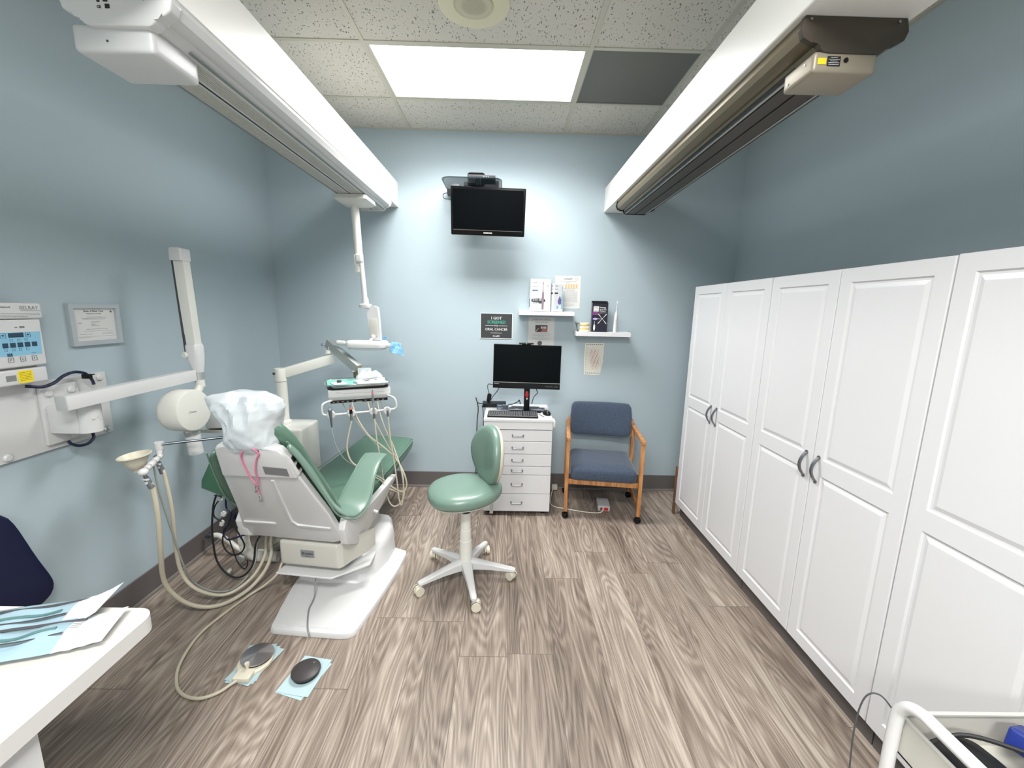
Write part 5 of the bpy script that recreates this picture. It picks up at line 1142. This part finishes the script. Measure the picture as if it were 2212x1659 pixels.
# ================================================================== overhead track and lamp on the left beam
t = thing('ceiling_track', 'white equipment track with housing under the left beam', 'track', (-1.06, 2.2, 2.33))
def mir(x): return -x
cxm = -1.045
profL = [(-.135, 2.4031), (-.142, 2.385), (-.135, 2.362), (-.118, 2.352), (-.10, 2.350), (-.094, 2.338), (-.082, 2.330), (-.075, 2.3285)]
PLt = [(cxm+x, z) for x, z in profL]+[(cxm-x, z) for x, z in profL[::-1]]
MB().prism(PLt[::-1], 1.30, 3.36, Mx, 0).build('rail', PLB, t, 30)
b = MB()
for i in range(7): b.box(cxm-.074+i*.009, cxm-.0705+i*.009, 1.40, 3.355, 2.3262, 2.3290); b.box(cxm+.016+i*.009, cxm+.0195+i*.009, 1.40, 3.355, 2.3262, 2.3290)
b.build('guide_ribs', PLG, t, 0)
MB().box(cxm-.004, cxm+.003, 1.40, 3.355, 2.3275, 2.3287).build('slot', BLK, t, 0)
MB().box(cxm+.076, cxm+.096, 1.40, 3.355, 2.330, 2.3335).box(cxm-.096, cxm-.076, 1.40, 3.355, 2.330, 2.3335).build('guide_strip', mat('grey_green_strip', (128, 136, 132), .5), t, 0)
b = MB()
for i in range(5): b.box(cxm+.1345-.0005+i*.0012, cxm+.1352+i*.0012, 1.30, 3.355, 2.367+i*.0035, 2.3685+i*.0035)
b.build('side_ribs', PLG, t, 0)
eL = [(-.140, 2.4025), (-.148, 2.384), (-.140, 2.358), (-.122, 2.347), (-.105, 2.345), (-.098, 2.332), (-.085, 2.323), (-.075, 2.3205)]
EL = [(cxm+x, z) for x, z in eL]+[(cxm-x, z) for x, z in eL[::-1]]
ep = MB().prism(EL[::-1], 1.262, 1.30, Mx, .006, 3).build('end_cover', PLB, t, 40)
MB().prism(EL[::-1], 3.36, 3.372, Mx).build('end_cap', PL, t, 30)
for x in (cxm-.085, cxm+.075): MB().cyl((x, 1.262, 2.385), (x, 1.2595, 2.385), .0045).build('screw', GRY, ep)
EF = frame((cxm-.03, 1.2612, 2.3735), (1, 0, 0), (0, 0, 1)); b = MB(); strokes(b, [(-.018, .02, .022-i*.0038) for i in range(3)], .0016, EF, .0004)
b.text('CE', .009, EF @ Matrix.Translation((-.012, -.014, .0002)), .02).box(.004, .016, -.014, -.004, 0, .0004, M=EF).box(-.016, -.008, .0, .008, 0, .0004, M=EF).box(.0, .012, .001, .006, 0, .0004, M=EF); b.build('rating_print', INK, ep, 0)
MB().box(cxm-.140, cxm+.075, 1.278, 1.455, 2.266, 2.335, .016, 4).build('housing', PLB, t, 40)
MB().cyl((cxm-.045, 1.279, 2.292), (cxm-.045, 1.277, 2.292), .003).build('screw', DKG, t)
t = thing('operatory_light', 'white dental lamp hanging on a long pole from the left track', 'lamp', (-1.05, 3.05, 1.32))
MB().loft([[Vector((-1.052+x, 3.02+y, z)) for x, y in o_] for o_, z in ((rrect(.215, .22, .02), 2.3250), (rrect(.22, .225, .02), 2.300), (rrect(.16, .16, .03), 2.280), (rrect(.07, .07, .03), 2.270))]).build('trolley', PL, t, 30)
MB().cyl((-1.055, 3.02, 2.275), (-1.040, 3.02, 1.93), .027, .027).build('upper_pole', PL, t)
MB().cyl((-1.030, 3.02, 1.955), (-1.008, 3.02, 1.62), .0175).build('lower_pole', PLB, t)
MB().box(-1.066, -1.024, 2.99, 3.045, 1.885, 1.955, .006).box(-1.062, -1.035, 2.995, 3.03, 1.835, 1.89, .004).build('pole_clamp', PL, t)
MB().box(-1.046, -.998, 2.955, 2.995, 1.900, 1.958, .014, 4).build('clamp_knob', PLB, t)
MB().cyl((-1.010, 3.02, 1.66), (-1.007, 3.02, 1.622), .023).build('pole_collar', PLB, t)
MB().loft([[Vector((x, y, z)) for x, y in rrect(w_, d_, min(w_, d_)*.45, 5, cx_, 3.02)] for cx_, w_, d_, z in ((-1.008, .06, .06, 1.624), (-1.008, .085, .075, 1.618), (-1.008, .085, .075, 1.60), (-1.006, .075, .07, 1.592))]).build('swivel_joint', PLB, t)
MB().loft([[Vector((x-hw, 3.0, z)), Vector((x+hw, 3.0, z)), Vector((x+hw, 3.045, z)), Vector((x-hw, 3.045, z))] for x, hw, z in ((-.985, .040, 1.612), (-.962, .042, 1.60), (-.955, .040, 1.56), (-.945, .036, 1.45), (-.935, .030, 1.37))]).build('yoke', PLB, t, 40)
MB().box(-.978, -.925, 2.997, 3.0, 1.39, 1.52, .001).cyl((-.965, 2.996, 1.405), (-.965, 2.990, 1.405), .005).cyl((-.93, 2.996, 1.405), (-.93, 2.990, 1.405), .005).build('yoke_inset', PLG, t)
MB().cyl((-.955, 3.0, 1.39), (-.975, 2.985, 1.36), .012).sphere((-.953, 3.0, 1.392), .018).build('ball_joint', PLB, t)
MB().loft([[Vector((-1.005+x, 3.02+y, z)) for x, y in rrect(w_, d_, .04, 6)] for w_, d_, z in ((.25, .13, 1.312), (.275, .155, 1.318), (.28, .16, 1.335), (.275, .155, 1.356), (.255, .135, 1.364), (.2, .09, 1.367))]).build('lamp_head', PLB, t, 50)
MB().loft([[Vector((-1.005+x, 3.02+y, z)) for x, y in rrect(w_, d_, .04, 6)] for w_, d_, z in ((.22, .11, 1.300), (.25, .135, 1.304), (.252, .137, 1.313))]).build('lens', mat('lamp_lens', (205, 212, 214), .1, trans=.3), t, 50)
MB().cyl((-1.14, 3.02, 1.338), (-1.175, 3.02, 1.342), .011).cyl((-1.172, 3.02, 1.343), (-1.215, 3.02, 1.346), .0165).sphere((-1.215, 3.02, 1.346), .0165).sphere((-1.172, 3.02, 1.343), .0165).build('handle', PLB, t)
MB().cyl((-.875, 3.02, 1.335), (-.840, 3.02, 1.332), .017).build('handle', PLB, t)
def film(pts, lb, seed):
    b = MB(); r = random.Random(seed)
    def f(u, v):
        a = Vector(pts[0]).lerp(Vector(pts[1]), u); c = Vector(pts[3]).lerp(Vector(pts[2]), u); p = a.lerp(c, v); return p+Vector((0, .012*math.sin(9*u+5*v+seed)+r.uniform(-.004, .004), .004*math.sin(11*v+seed)))
    b.grid(f, 8, 8); return tag(b.build('barrier_film', BFILM, solid=.0006), lb, 'film')
film([(-.842, 3.03, 1.356), (-.775, 3.06, 1.345), (-.745, 3.04, 1.255), (-.842, 3.0, 1.285)], 'larger blue plastic film hanging on the right lamp handle', 2)
film([(-.92, 3.06, 1.398), (-.885, 3.09, 1.392), (-.878, 3.09, 1.370), (-.92, 3.06, 1.368)], 'small blue plastic scrap sticking up behind the lamp', 4)

# ================================================================== assistant arm: rod, cup, suction hoses
t = thing('assistant_arm', 'chrome rod with white holder bar left of the dental chair', 'arm', (-1.55, 2.1, .85))
MB().cyl((-1.655, 1.945, .93), (-1.36, 2.12, .93), .0062).cyl((-1.36, 2.12, .93), (-1.50, 2.76, .76), .0062).sphere((-1.36, 2.12, .93), .012).build('rod', mat('dark_chrome', (120, 128, 136), .3, metal=1), t)
MB().cyl((-1.668, 1.95, .940), (-1.668, 1.95, .905), .019).cyl((-1.668, 1.95, .905), (-1.664, 1.94, .882), .017, .013).build('joint', PLB, t)
B0, B1 = Vector((-1.668, 1.955, .875)), Vector((-1.592, 1.762, .865)); bv = (B1-B0)
for k0, k1, r_ in ((0, .2, .0135), (.24, .42, .0135), (.48, .68, .0145), (.72, .84, .0135)):
    MB().lathe([(r_*.8, 0), (r_, .006), (r_, bv.length*(k1-k0)-.006), (r_*.8, bv.length*(k1-k0))], B0+bv*k0, bv).build('holder_segment', PLB, t)
MB().sphere(B1, .019, (1, 1.1, .9)).build('end_knob', PLB, t)
MB().cyl(B0+bv*.1, B1, .006).build('core_rod', CHR, t)
t = thing('paper_cup', 'cream cone shaped cup standing left of the suction holder', 'cup', (-1.72, 1.86, .84))
ax = Vector((-.10, -.06, 1)); MB().lathe([(.018, 0), (.020, .0), (.026, .018), (.034, .022), (.040, .042), (.057, .072), (.0635, .076), (.0640, .080), (.060, .081), (.056, .075), (.036, .040), (.022, .01), (.001, .008)], (-1.70, 1.86, .828), ax, 40).build('cup', CREAM, t, 50)
MB().tube([(-1.675, 1.87, .835), (-1.66, 1.875, .85), (-1.648, 1.878, .868)], .003, 8).build('wire_clip', CHR, t)
H1 = [(-1.596, 1.792, .80), (-1.593, 1.80, 0.765), (-1.588, 1.8, 0.631), (-1.615, 1.82, 0.455), (-1.67, 1.88, 0.242), (-1.645, 1.93, 0.106), (-1.574, 1.97, 0.035), (-1.49, 2.02, 0.017), (-1.421, 2.12, 0.030), (-1.384, 2.22, 0.078), (-1.387, 2.3, 0.131), (-1.409, 2.35, 0.206), (-1.40, 2.42, .32)]
H2 = [(-1.645, 1.92, .81), (-1.636, 1.92, 0.785), (-1.622, 1.92, 0.609), (-1.653, 1.95, 0.374), (-1.662, 1.98, 0.218), (-1.62, 2.0, 0.12), (-1.545, 2.04, 0.052), (-1.477, 2.08, 0.045), (-1.428, 2.18, 0.07), (-1.415, 2.28, 0.132), (-1.438, 2.35, 0.206), (-1.44, 2.42, .32)]
H3 = [(-1.650, 1.88, .862), (-1.647, 1.88, 0.849), (-1.636, 1.88, 0.712), (-1.634, 1.92, 0.48), (-1.654, 1.98, 0.283), (-1.665, 2.04, 0.138), (-1.616, 2.08, 0.051), (-1.538, 2.12, 0.018), (-1.498, 2.2, 0.028), (-1.475, 2.28, 0.089), (-1.493, 2.35, 0.184), (-1.48, 2.42, .32)]
for hs_, r_, tip, lb in ((H1, .0105, (Vector((-1.618, 1.785, .862)), Vector((-1.596, 1.792, .79))), 'thick beige suction hose nearest the camera with grey valve'), (H2, .0088, (Vector((-1.664, 1.915, .885)), Vector((-1.645, 1.92, .805))), 'beige suction hose farther from the camera with grey valve')):
    it = thing('suction_hose', lb, 'hose', tuple(hs_[6]))
    MB().tube(hs_, r_, 14).build('hose', HOSE, it)
    a, c = tip; dv = (c-a).normalized()
    MB().cyl(a, a+dv*.035, .0075, .007).build('tip', NICK, it); MB().cyl(a+dv*.035, c+dv*.012, .0105, .0125).build('valve_body', mat('grey_valve', (112, 116, 120), .35, metal=.3), it)
    MB().box(-.014, .014, -.014, .0, -.004, .004, .002, M=Matrix.Translation(a+dv*.042) @ Matrix.Rotation(.2, 4, 'Y')).build('valve_lever', PLB, it)
    MB().cyl(a+dv*.060+Vector((0, -.014, 0)), a+dv*.060+Vector((0, .002, 0)), .006).build('valve_button', PLB, it)
tag(MB().tube(H3, .0048, 10).build('syringe_hose', GHOSE), 'thin grey-beige hose hanging between the two suction hoses', 'hose')

# white device on a little tray beside the unit post
t = thing('device_tray', 'thin pale tray bracket left of the unit column', 'tray', (-1.74, 2.45, .85))
MB().box(-1.83, -1.62, 2.42, 2.54, .842, .846, .001).box(-1.83, -1.62, 2.418, 2.421, .842, .862).tube([(-1.66, 2.53, .84), (-1.64, 2.62, .82), (-1.62, 2.76, .76)], .008, 10).build('tray', PLG, t)
t = thing('white_device', 'white rounded box with circular logo behind the covered headrest', 'device', (-1.72, 2.48, .85))
W = Matrix.Translation((-1.725, 2.48, .850)) @ Matrix.Rotation(.25, 4, 'Z') @ Matrix.Rotation(-.12, 4, 'X')
MB().box(-.085, .085, -.02, .035, .006, .140, .014, 4, M=W).build('casing', PLB, t)
MB().box(-.07, .07, -.012, .03, -.003, .008, .003, M=W).build('base', BLK, t)
b = MB(); b.lathe([(.0185, 0), (.0185, .0006), (.016, .0006), (.016, 0)], W @ Vector((.048, -.0203, .082)), W.to_3x3() @ Vector((0, -1, 0)), 28, False).lathe([(.010, 0), (.010, .0006), (.008, .0006), (.008, 0)], W @ Vector((.048, -.0203, .082)), W.to_3x3() @ Vector((0, -1, 0)), 24, False); b.build('round_logo', mat('blue_logo', (60, 90, 140), .4), t, 0)

# ================================================================== left wall: x-ray unit
t = thing('mounting_board', 'white mounting board bolted to the left wall behind the x-ray arm', 'board', (XL, 1.73, .97))
MB().box(XL+.0005, XL+.014, 1.36, 2.022, .970, 1.268, .001, 1).build('board', PLB, t, 0)
for y, z in ((1.993, 1.247), (1.582, .995), (1.993, .995), (1.42, 1.245)):
    MB().lathe([(.016, 0), (.016, .004), (.011, .009), (.001, .010)], (XL+.014, y-.005, z-.004), (1, 0, 0), 20).build('bolt_cap', PLB if (y, z) != (1.993, .995) else CHR, t)
t = thing('x_ray_unit', 'white jointed x-ray arm with round tube head on the left wall', 'x-ray unit', (XL, 1.85, 1.0))
MB().box(XL+.0145, XL+.030, 1.715, 1.872, .995, 1.245, .003).build('wall_bracket', PLB, t)
for y, z in ((1.745, 1.215), (1.838, 1.215), (1.82, 1.014)): MB().lathe([(.0165, 0), (.0165, .004), (.011, .009), (.001, .010)], (XL+.030, y, z), (1, 0, 0), 20).build('bolt_cap', PLB, t)
MB().box(XL+.030, -1.805, 1.725, 1.83, 1.045, 1.165, .006).cyl((-1.805, 1.775, 1.045), (-1.805, 1.775, 1.172), .044).build('pivot_housing', PLB, t)
for dy, dz in ((-.012, 0), (.004, .006), (.012, -.006)): MB().sphere((-1.764, 1.765+dy, 1.105+dz), .0045).build('screw', PLG, t)
A0, A1 = Vector((-1.772, 1.645, 1.196)), Vector((-1.685, 2.235, 1.222))
MB().bar(A0, A1, .05, .058, .004).build('horizontal_arm', PLB, t, 30)
ad = (A1-A0).normalized(); ec = MB().bar(A0-ad*.004, A0+ad*.001, .052, .060, .002).build('arm_end_cap', mat('end_cap_grey', (176, 178, 178), .4), t); 
J = Vector((-1.680, 2.262, 0))
MB().cyl(J+Vector((0, 0, 1.185)), J+Vector((0, 0, 1.285)), .020).build('pivot_post', PLB, t)
b = MB(); b.bar(J+Vector((.0, .0, 1.34)), J+Vector((-.012, -.01, 1.868)), .050, .052, .004, (1, 0, 0)); b.build('fold_arm', PL, t, 30)
b = MB(); b.bar(J+Vector((-.027, -.022, 1.31)), J+Vector((-.040, -.030, 1.860)), .006, .016, .001, (1, 0, 0)); b.build('arm_channel', DKG, t, 30)
b = MB().loft([[J+Vector((-.014+x, y-.012, z)) for x, y in rrect(w_, .074, .008, 4)] for w_, z in ((.062, 1.815), (.064, 1.862), (.058, 1.874), (.045, 1.878))]); b.build('elbow_cap', PLB, t, 40)
b = MB().loft([[J+Vector((x-.0, y, z)) for x, y in rrect(w_, d_, .022, 5, cx_, -.004)] for cx_, w_, d_, z in ((.012, .046, .05, 1.235), (.010, .056, .058, 1.27), (.005, .072, .066, 1.32), (.004, .074, .066, 1.375), (.004, .066, .060, 1.387))]); b.build('joint_cover', PLB, t, 50)
MB().lathe([(.014, -.0), (.018, .004), (.018, .016), (.014, .020)], J+Vector((-.02, -.030, 1.33)), (-.3, -1, 0), 20).build('rear_pivot', PL, t)
MB().cyl(J+Vector((.012, -.004, 1.235)), J+Vector((.013, -.004, 1.195)), .0235).build('collar', ALU, t)
MB().cyl(J+Vector((.013, -.004, 1.195)), J+Vector((.014, -.004, 1.155)), .022).tube([J+Vector((.014, -.004, 1.168)), J+Vector((.012, -.02, 1.14)), J+Vector((.008, -.06, 1.09)), J+Vector((.006, -.082, 1.062))], .020, 16).build('yoke', PL, t)
HC = Vector((-1.665, 2.125, 1.055))
hd = MB().lathe([(.075, -.062), (.098, -.058), (.106, -.048), (.108, -.03), (.108, .050), (.104, .058), (.098, .060), (.001, .060)], HC, (.985, -.10, .03), 48).build('tube_head', PL, t, 40)
MB().sphere(HC+Vector((.0, .108, .0)), .016).build('head_pivot', PLB, t)
b = MB().bar(HC+Vector((.0615, -.05, .004)), HC+Vector((.0625, .0, -.004)), .0012, .002); b.build('pointer_mark', INKG, hd, 0)
b = MB().bar(HC+Vector((.004, .02, -.10)), HC+Vector((.006, .022, -.118)), .07, .06, .01); b.build('cone_seat', PL, t)
MB().cyl(HC+Vector((.006, .022, -.115)), HC+Vector((.009, .025, -.138)), .035).build('cone_ring', ALU, t)
MB().lathe([(.0335, 0), (.0335, .105), (.030, .105), (.030, .1)], HC+Vector((.009, .025, -.138)), (.06, .03, -1), 28).build('cone', PLB, t)
tag(MB().tube([(-1.915, 1.655, 1.262), (-1.905, 1.67, 1.258), (-1.895, 1.70, 1.252), (-1.89, 1.74, 1.262), (-1.90, 1.79, 1.283), (-1.905, 1.84, 1.292), (-1.905, 1.88, 1.283), (-1.90, 1.895, 1.268), (-1.895, 1.905, 1.245), (-1.89, 1.905, 1.225)], .0062, 10).build('cable', NAVY), 'dark navy cable from the control panel to the x-ray bracket', 'cable')
tag(MB().box(-1.915, -1.885, 1.878, 1.90, 1.256, 1.276, .002).bar((-1.90, 1.88, 1.268), (-1.90, 1.925, 1.270), .004, .004).build('cable_tie', BLK), 'black cable tie clamp on the navy cable above the arm', 'cable tie')
tag(MB().tube([(-1.905, 1.77, 1.0), (-1.90, 1.775, .985), (-1.895, 1.80, .968), (-1.895, 1.84, .964), (-1.90, 1.875, .98), (-1.91, 1.885, 1.0)], .0062, 10).build('cable', NAVY), 'short dark navy cable looping below the x-ray bracket', 'cable')
# control panel
t = thing('x_ray_control_panel', 'white x-ray control panel with pale blue keypad on the left wall', 'control panel', (XL, 1.60, 1.28))
def ysec(z0, z1, x1, y0, y1, bv): return MB().box(XL+.0005, x1, y0, y1, z0, z1, bv, 3)
ysec(1.278, 1.59, -1.905, 1.475, 1.705, .006).build('back_box', PLG, t)
ysec(1.528, 1.590, -1.873, 1.455, 1.727, .010).build('top_cover', PLB, t, 40)
ysec(1.345, 1.526, -1.878, 1.462, 1.717, .006).build('key_panel', PLB, t, 40)
ysec(1.276, 1.336, -1.882, 1.470, 1.717, .008).build('lower_cover', PLB, t, 40)
XF = lambda y, z, x=-1.8778: frame((x, y, z), (0, 1, 0), (0, 0, 1))     # z axis points into the room
PF = XF(1.5, 1.34); FX = (PF.to_3x3() @ Vector((0, 0, 1))).x
kp_ = MB().prism([(.062, .049), (.203, .049), (.208, .138), (.057, .138)], .0, .0007, PF).build('keypad', CYAN, t, 0)
b = MB(); 
for i in range(5): b.box(.074+i*.0245, .092+i*.0245, .081, .099, .0005, .0018, .0003, 1, M=PF)
b.box(.098, .148, .119, .136, .0005, .0016, M=PF); b.build('key', NAVY2, kp_, 0)
b = MB()
def box_outline(x0, x1, y0, y1, w=.0009): b.box(x0, x1, y0, y0+w, .0005, .0012, M=PF).box(x0, x1, y1-w, y1, .0005, .0012, M=PF).box(x0, x0+w, y0, y1, .0005, .0012, M=PF).box(x1-w, x1, y0, y1, .0005, .0012, M=PF)
box_outline(.072, .090, .118, .136); box_outline(.155, .172, .118, .136)
for x in (.084, .124, .164): box_outline(x, x+.018, .026, .044)
b.prism([(.076, .130), (.086, .130), (.081, .123)], .0005, .0012, PF).prism([(.158, .125), (.169, .125), (.1635, .132)], .0005, .0012, PF)
for i, x in enumerate((.10, .125, .150)): box_outline(x, x+.009, .104, .113, .0007)
for i, x in enumerate((.078, .103, .125, .15)): box_outline(x, x+.009, .068, .077, .0007)
for i in range(3): b.box(.084+i*.006, .088+i*.006, .048, .060, .0008, .0014, M=PF)
for i in range(3): b.box(.166+i*.006, .168+i*.006, .055, .057, .0008, .0014, M=PF)
b.text('P', .011, PF @ Matrix.Translation((.093, .031, .0006))).text('C', .011, PF @ Matrix.Translation((.133, .031, .0006))).text('F', .011, PF @ Matrix.Translation((.173, .031, .0006))); b.build('key_symbols', NAVY2, t, 0)
TF = XF(1.5, 1.53, -1.8728); b = MB().text('BELRAY', .020, TF @ Matrix.Translation((.212, .034, .0002)), 0, 'RIGHT', sx=.95).text('Belmont', .010, TF @ Matrix.Translation((.118, .040, .0002)), .02, 'RIGHT'); strokes(b, [(.150, .222, .029), (.03, .215, .019), (.04, .215, .013), (.05, .17, .007)], .0014, TF, .0005); b.build('lettering', INKG, t, 0)
LF2 = XF(1.5, 1.276, -1.8818)
yl = MB().prism(rrect(.052, .048, .008, 4, .135, .030), 0, .0007, LF2).build('warning_label', YEL, t, 0, label='yellow warning label')
b = MB(); strokes(b, [(.114, .156, .046-i*.0062) for i in range(6)], .0016, LF2 @ Matrix.Translation((0, 0, .0006)), .0005); b.build('print', mat('olive_ink', (120, 110, 30), .6), yl, 0)
MB().box(.070, .103, .018, .040, 0, .0007, M=LF2).build('rating_label', GRY, t, 0)
MB().text('~', .016, XF(1.522, 1.485, -1.8776) @ Matrix.Translation((0, 0, 0)), .01).box(.14, .157, .154, .161, 0, .0006, M=PF).box(.124, .133, .155, .158, 0, .0006, M=PF).build('panel_marks', INKG, t, 0)

# ================================================================== left wall: certificate, apron
t = thing('framed_certificate', 'silver framed certificate hanging on the left wall', 'frame', (XL, 2.01, 1.4))
b = MB(); y0, y1, z0, z1, fwd = 1.893, 2.137, 1.399, 1.588, .020
for q in ((y0, y1, z0, z0+fwd), (y0, y1, z1-fwd, z1), (y0, y0+fwd, z0+fwd, z1-fwd), (y1-fwd, y1, z0+fwd, z1-fwd)): b.box(XL+.0005, XL+.020, *q)
b.build('frame', mat('silver_frame', (186, 192, 196), .35, metal=.4), t, 0)
MB().box(XL+.004, XL+.008, y0+fwd, y1-fwd, z0+fwd, z1-fwd).build('certificate', PAPER, t, 0)
CF = frame((XL+.0082, (y0+y1)/2, z0+fwd), (0, 1, 0), (0, 0, 1)); b = MB().text('State of New York', .0125, CF @ Matrix.Translation((0, .132, 0)), .03).text('Department of Health', .008, CF @ Matrix.Translation((0, .122, 0)), .01)
strokes(b, [(-.035, .035, .109), (-.06, .06, .103), (-.055, .055, .098), (-.02, .025, .086), (-.02, .01, .080), (-.02, .0, .074), (-.02, .02, .068), (-.08, -.06, .082), (-.078, -.062, .079), (-.045, .06, .052), (-.08, -.02, .030), (.03, .085, .030), (-.08, -.03, .014)], .0013, CF, .0005)
b.box(-.06, .08, .043, .0437, 0, .0005, M=CF).box(-.095, .095, .0185, .0192, 0, .0005, M=CF).prism([(.080, .130), (.092, .130), (.091, .138), (.088, .136), (.086, .142), (.084, .136), (.081, .138)], 0, .0005, CF).build('lettering', INK, t, 0)
MB().box(XL+.012, XL+.0128, y0+fwd*.9, y1-fwd*.9, z0+fwd*.9, z1-fwd*.9).build('glass', mat('picture_glass', (255, 255, 255), .03, alpha=.08), t, 0)
# lead apron hung on the wall
def apron():
    b = MB(); out = [(1.30, .80), (1.44, .815), (1.505, .80), (1.535, .745), (1.56, .66), (1.590, .55), (1.625, .45), (1.632, .41), (1.618, .365), (1.56, .345), (1.40, .342), (1.22, .345), (1.20, .6), (1.25, .77)]
    secs = []
    for x, k_ in ((.001, .985), (.008, 1.0), (.030, 1.0), (.040, .98), (.043, .93)): secs.append([Vector((XL+.009+x+.004*math.sin(y*23), 1.42+(y-1.42)*k_, .56+(z-.56)*k_)) for y, z in out])
    return b.loft(secs)
o = apron().build('lead_apron', NAVY, smooth=50, sub=1); tag(o, 'dark navy lead apron hanging low on the left wall beyond the counter', 'apron')
# ================================================================== counter in the lower left corner
t = thing('counter', 'white laminate counter top with rounded corner in the lower left foreground', 'counter', (-1.4, .2, .76))
CT = .80; cxr = -.915
o_ = [(XL+.001, -1.2), (cxr, -1.2)]+[(cxr-.045+.045*math.cos(a), 1.003-.045+.045*math.sin(a)) for a in [i*PI/16 for i in range(9)]]+[(XL+.001, 1.003)]
MB().prism(o_, CT-.042, CT-.001).build('edge_band', mat('edge_grey_white', (214, 212, 210), .4), t, 30)
MB().prism(o_, CT-.001, CT).build('work_surface', LAMC, t, 30)
t = thing('base_cabinet', 'white base cabinet standing under the foreground counter', 'cabinet', (-1.4, -.3, 0))
MB().box(XL+.001, -.933, -1.2, .718, .09, CT-.0425, .001, 1).build('carcass', LAM, t, 0); MB().box(XL+.02, -.97, -1.18, .70, 0, .09).build('toe_kick', BASE, t, 0)
for y0_, y1_ in ((-.30, .16), (.17, .655)):
    d_ = MB().box(-.9325, -.918, y0_, y1_, .10, CT-.075, .003).build('door', mat('warm_white_door', (206, 204, 202), .4), t, 0)
    MB().tube([(-.918, y0_+.05, .50), (-.895, y0_+.05, .51), (-.895, y0_+.05, .60), (-.918, y0_+.05, .61)], .005, 8, res=3).build('handle', NICK, d_)
# sterilisation pouches on the counter
def pouch(name, a, c, w, h, z, lb, seed, m1=POUCHB, m2=POUCHW, paper=.3):
    """long pouch from a (far end) to c (near end)"""
    a, c = Vector((a[0], a[1], 0)), Vector((c[0], c[1], 0)); d_ = (c-a); L_ = d_.length; M = frame((a.x, a.y, z), d_, Vector((-d_.y, d_.x, 0)))
    if (M.to_3x3() @ Vector((0, 0, 1))).z < 0: M = frame((a.x, a.y, z), d_, Vector((d_.y, -d_.x, 0)))
    t = thing(name, lb, 'pouch', (a+c)/2+Vector((0, 0, z))); r = random.Random(seed); ph = [r.uniform(0, 6.3) for _ in range(6)]
    def bump(x, y):
        e = max(0, math.sin(PI*min(1, max(0, x/L_))))**.35*max(0, math.cos(PI*y/w))**.6
        return h*e*(.62+.25*math.sin(14*x/L_*1.7+ph[0])*math.cos(16*y+ph[1])+.16*math.sin(60*y+ph[2]+9*x)+.10*math.sin(40*x+ph[3]))
    def lift(x): return .035*max(0, 1-x/.09)**1.5 if seed == 3 else .008*max(0, 1-x/.06)
    def part(x0, x1, nm, m):
        b = MB(); b.grid(lambda u, v: M @ Vector((x0+(x1-x0)*u, (v-.5)*w*(1+.02*math.sin(20*u+ph[4])), .0012+lift(x0+(x1-x0)*u)+bump(x0+(x1-x0)*u, (v-.5)*w))), 26, 18); b.grid(lambda u, v: M @ Vector((x0+(x1-x0)*u, (v-.5)*w*(1+.02*math.sin(20*u+ph[4])), .0004+lift(x0+(x1-x0)*u))), 26, 18)
        return b.build(nm, m, t, 40)
    s_ = L_*paper; part(0, s_, 'paper_end', m2); part(s_, L_, 'clear_window', m1)
    b = MB()
    for i in range(5): 
        yy = (-.32+i*.07)*w; b.grid(lambda u, v: M @ Vector((s_*.78+.004*0+(s_*.20)*u, yy+v*.0016, .0022+bump(s_*.78+s_*.2*u, yy))), 8, 1)
    b.build('print', INKG, t, 0)
    for k_, (ya, yb, x0, x1) in enumerate(((-.30*w, -.12*w, s_-.02, L_*.97), (.12*w, .24*w, s_+.0, L_*.93), (-.02*w, .05*w, s_+.02, L_*.6))):
        MB().tube([M @ Vector((x0+(x1-x0)*i/5, ya+(yb-ya)*i/5, .0035+.95*bump(x0+(x1-x0)*i/5, ya+(yb-ya)*i/5))) for i in range(6)], .0035, 8).build('instrument', (DKG, NICK, mat('teal_handle', (84, 118, 118), .4))[k_], t)
    return t
pouch('instrument_pouch', (-1.035, 1.0), (-1.52, .86), .125, .020, CT, 'back pale blue sterilisation pouch lying along the counter edge', 3, paper=.17)
pouch('instrument_pouch', (-.955, .925), (-1.42, .77), .12, .022, CT+.012, 'front pale blue sterilisation pouch overlapping the back one', 8, paper=.19)
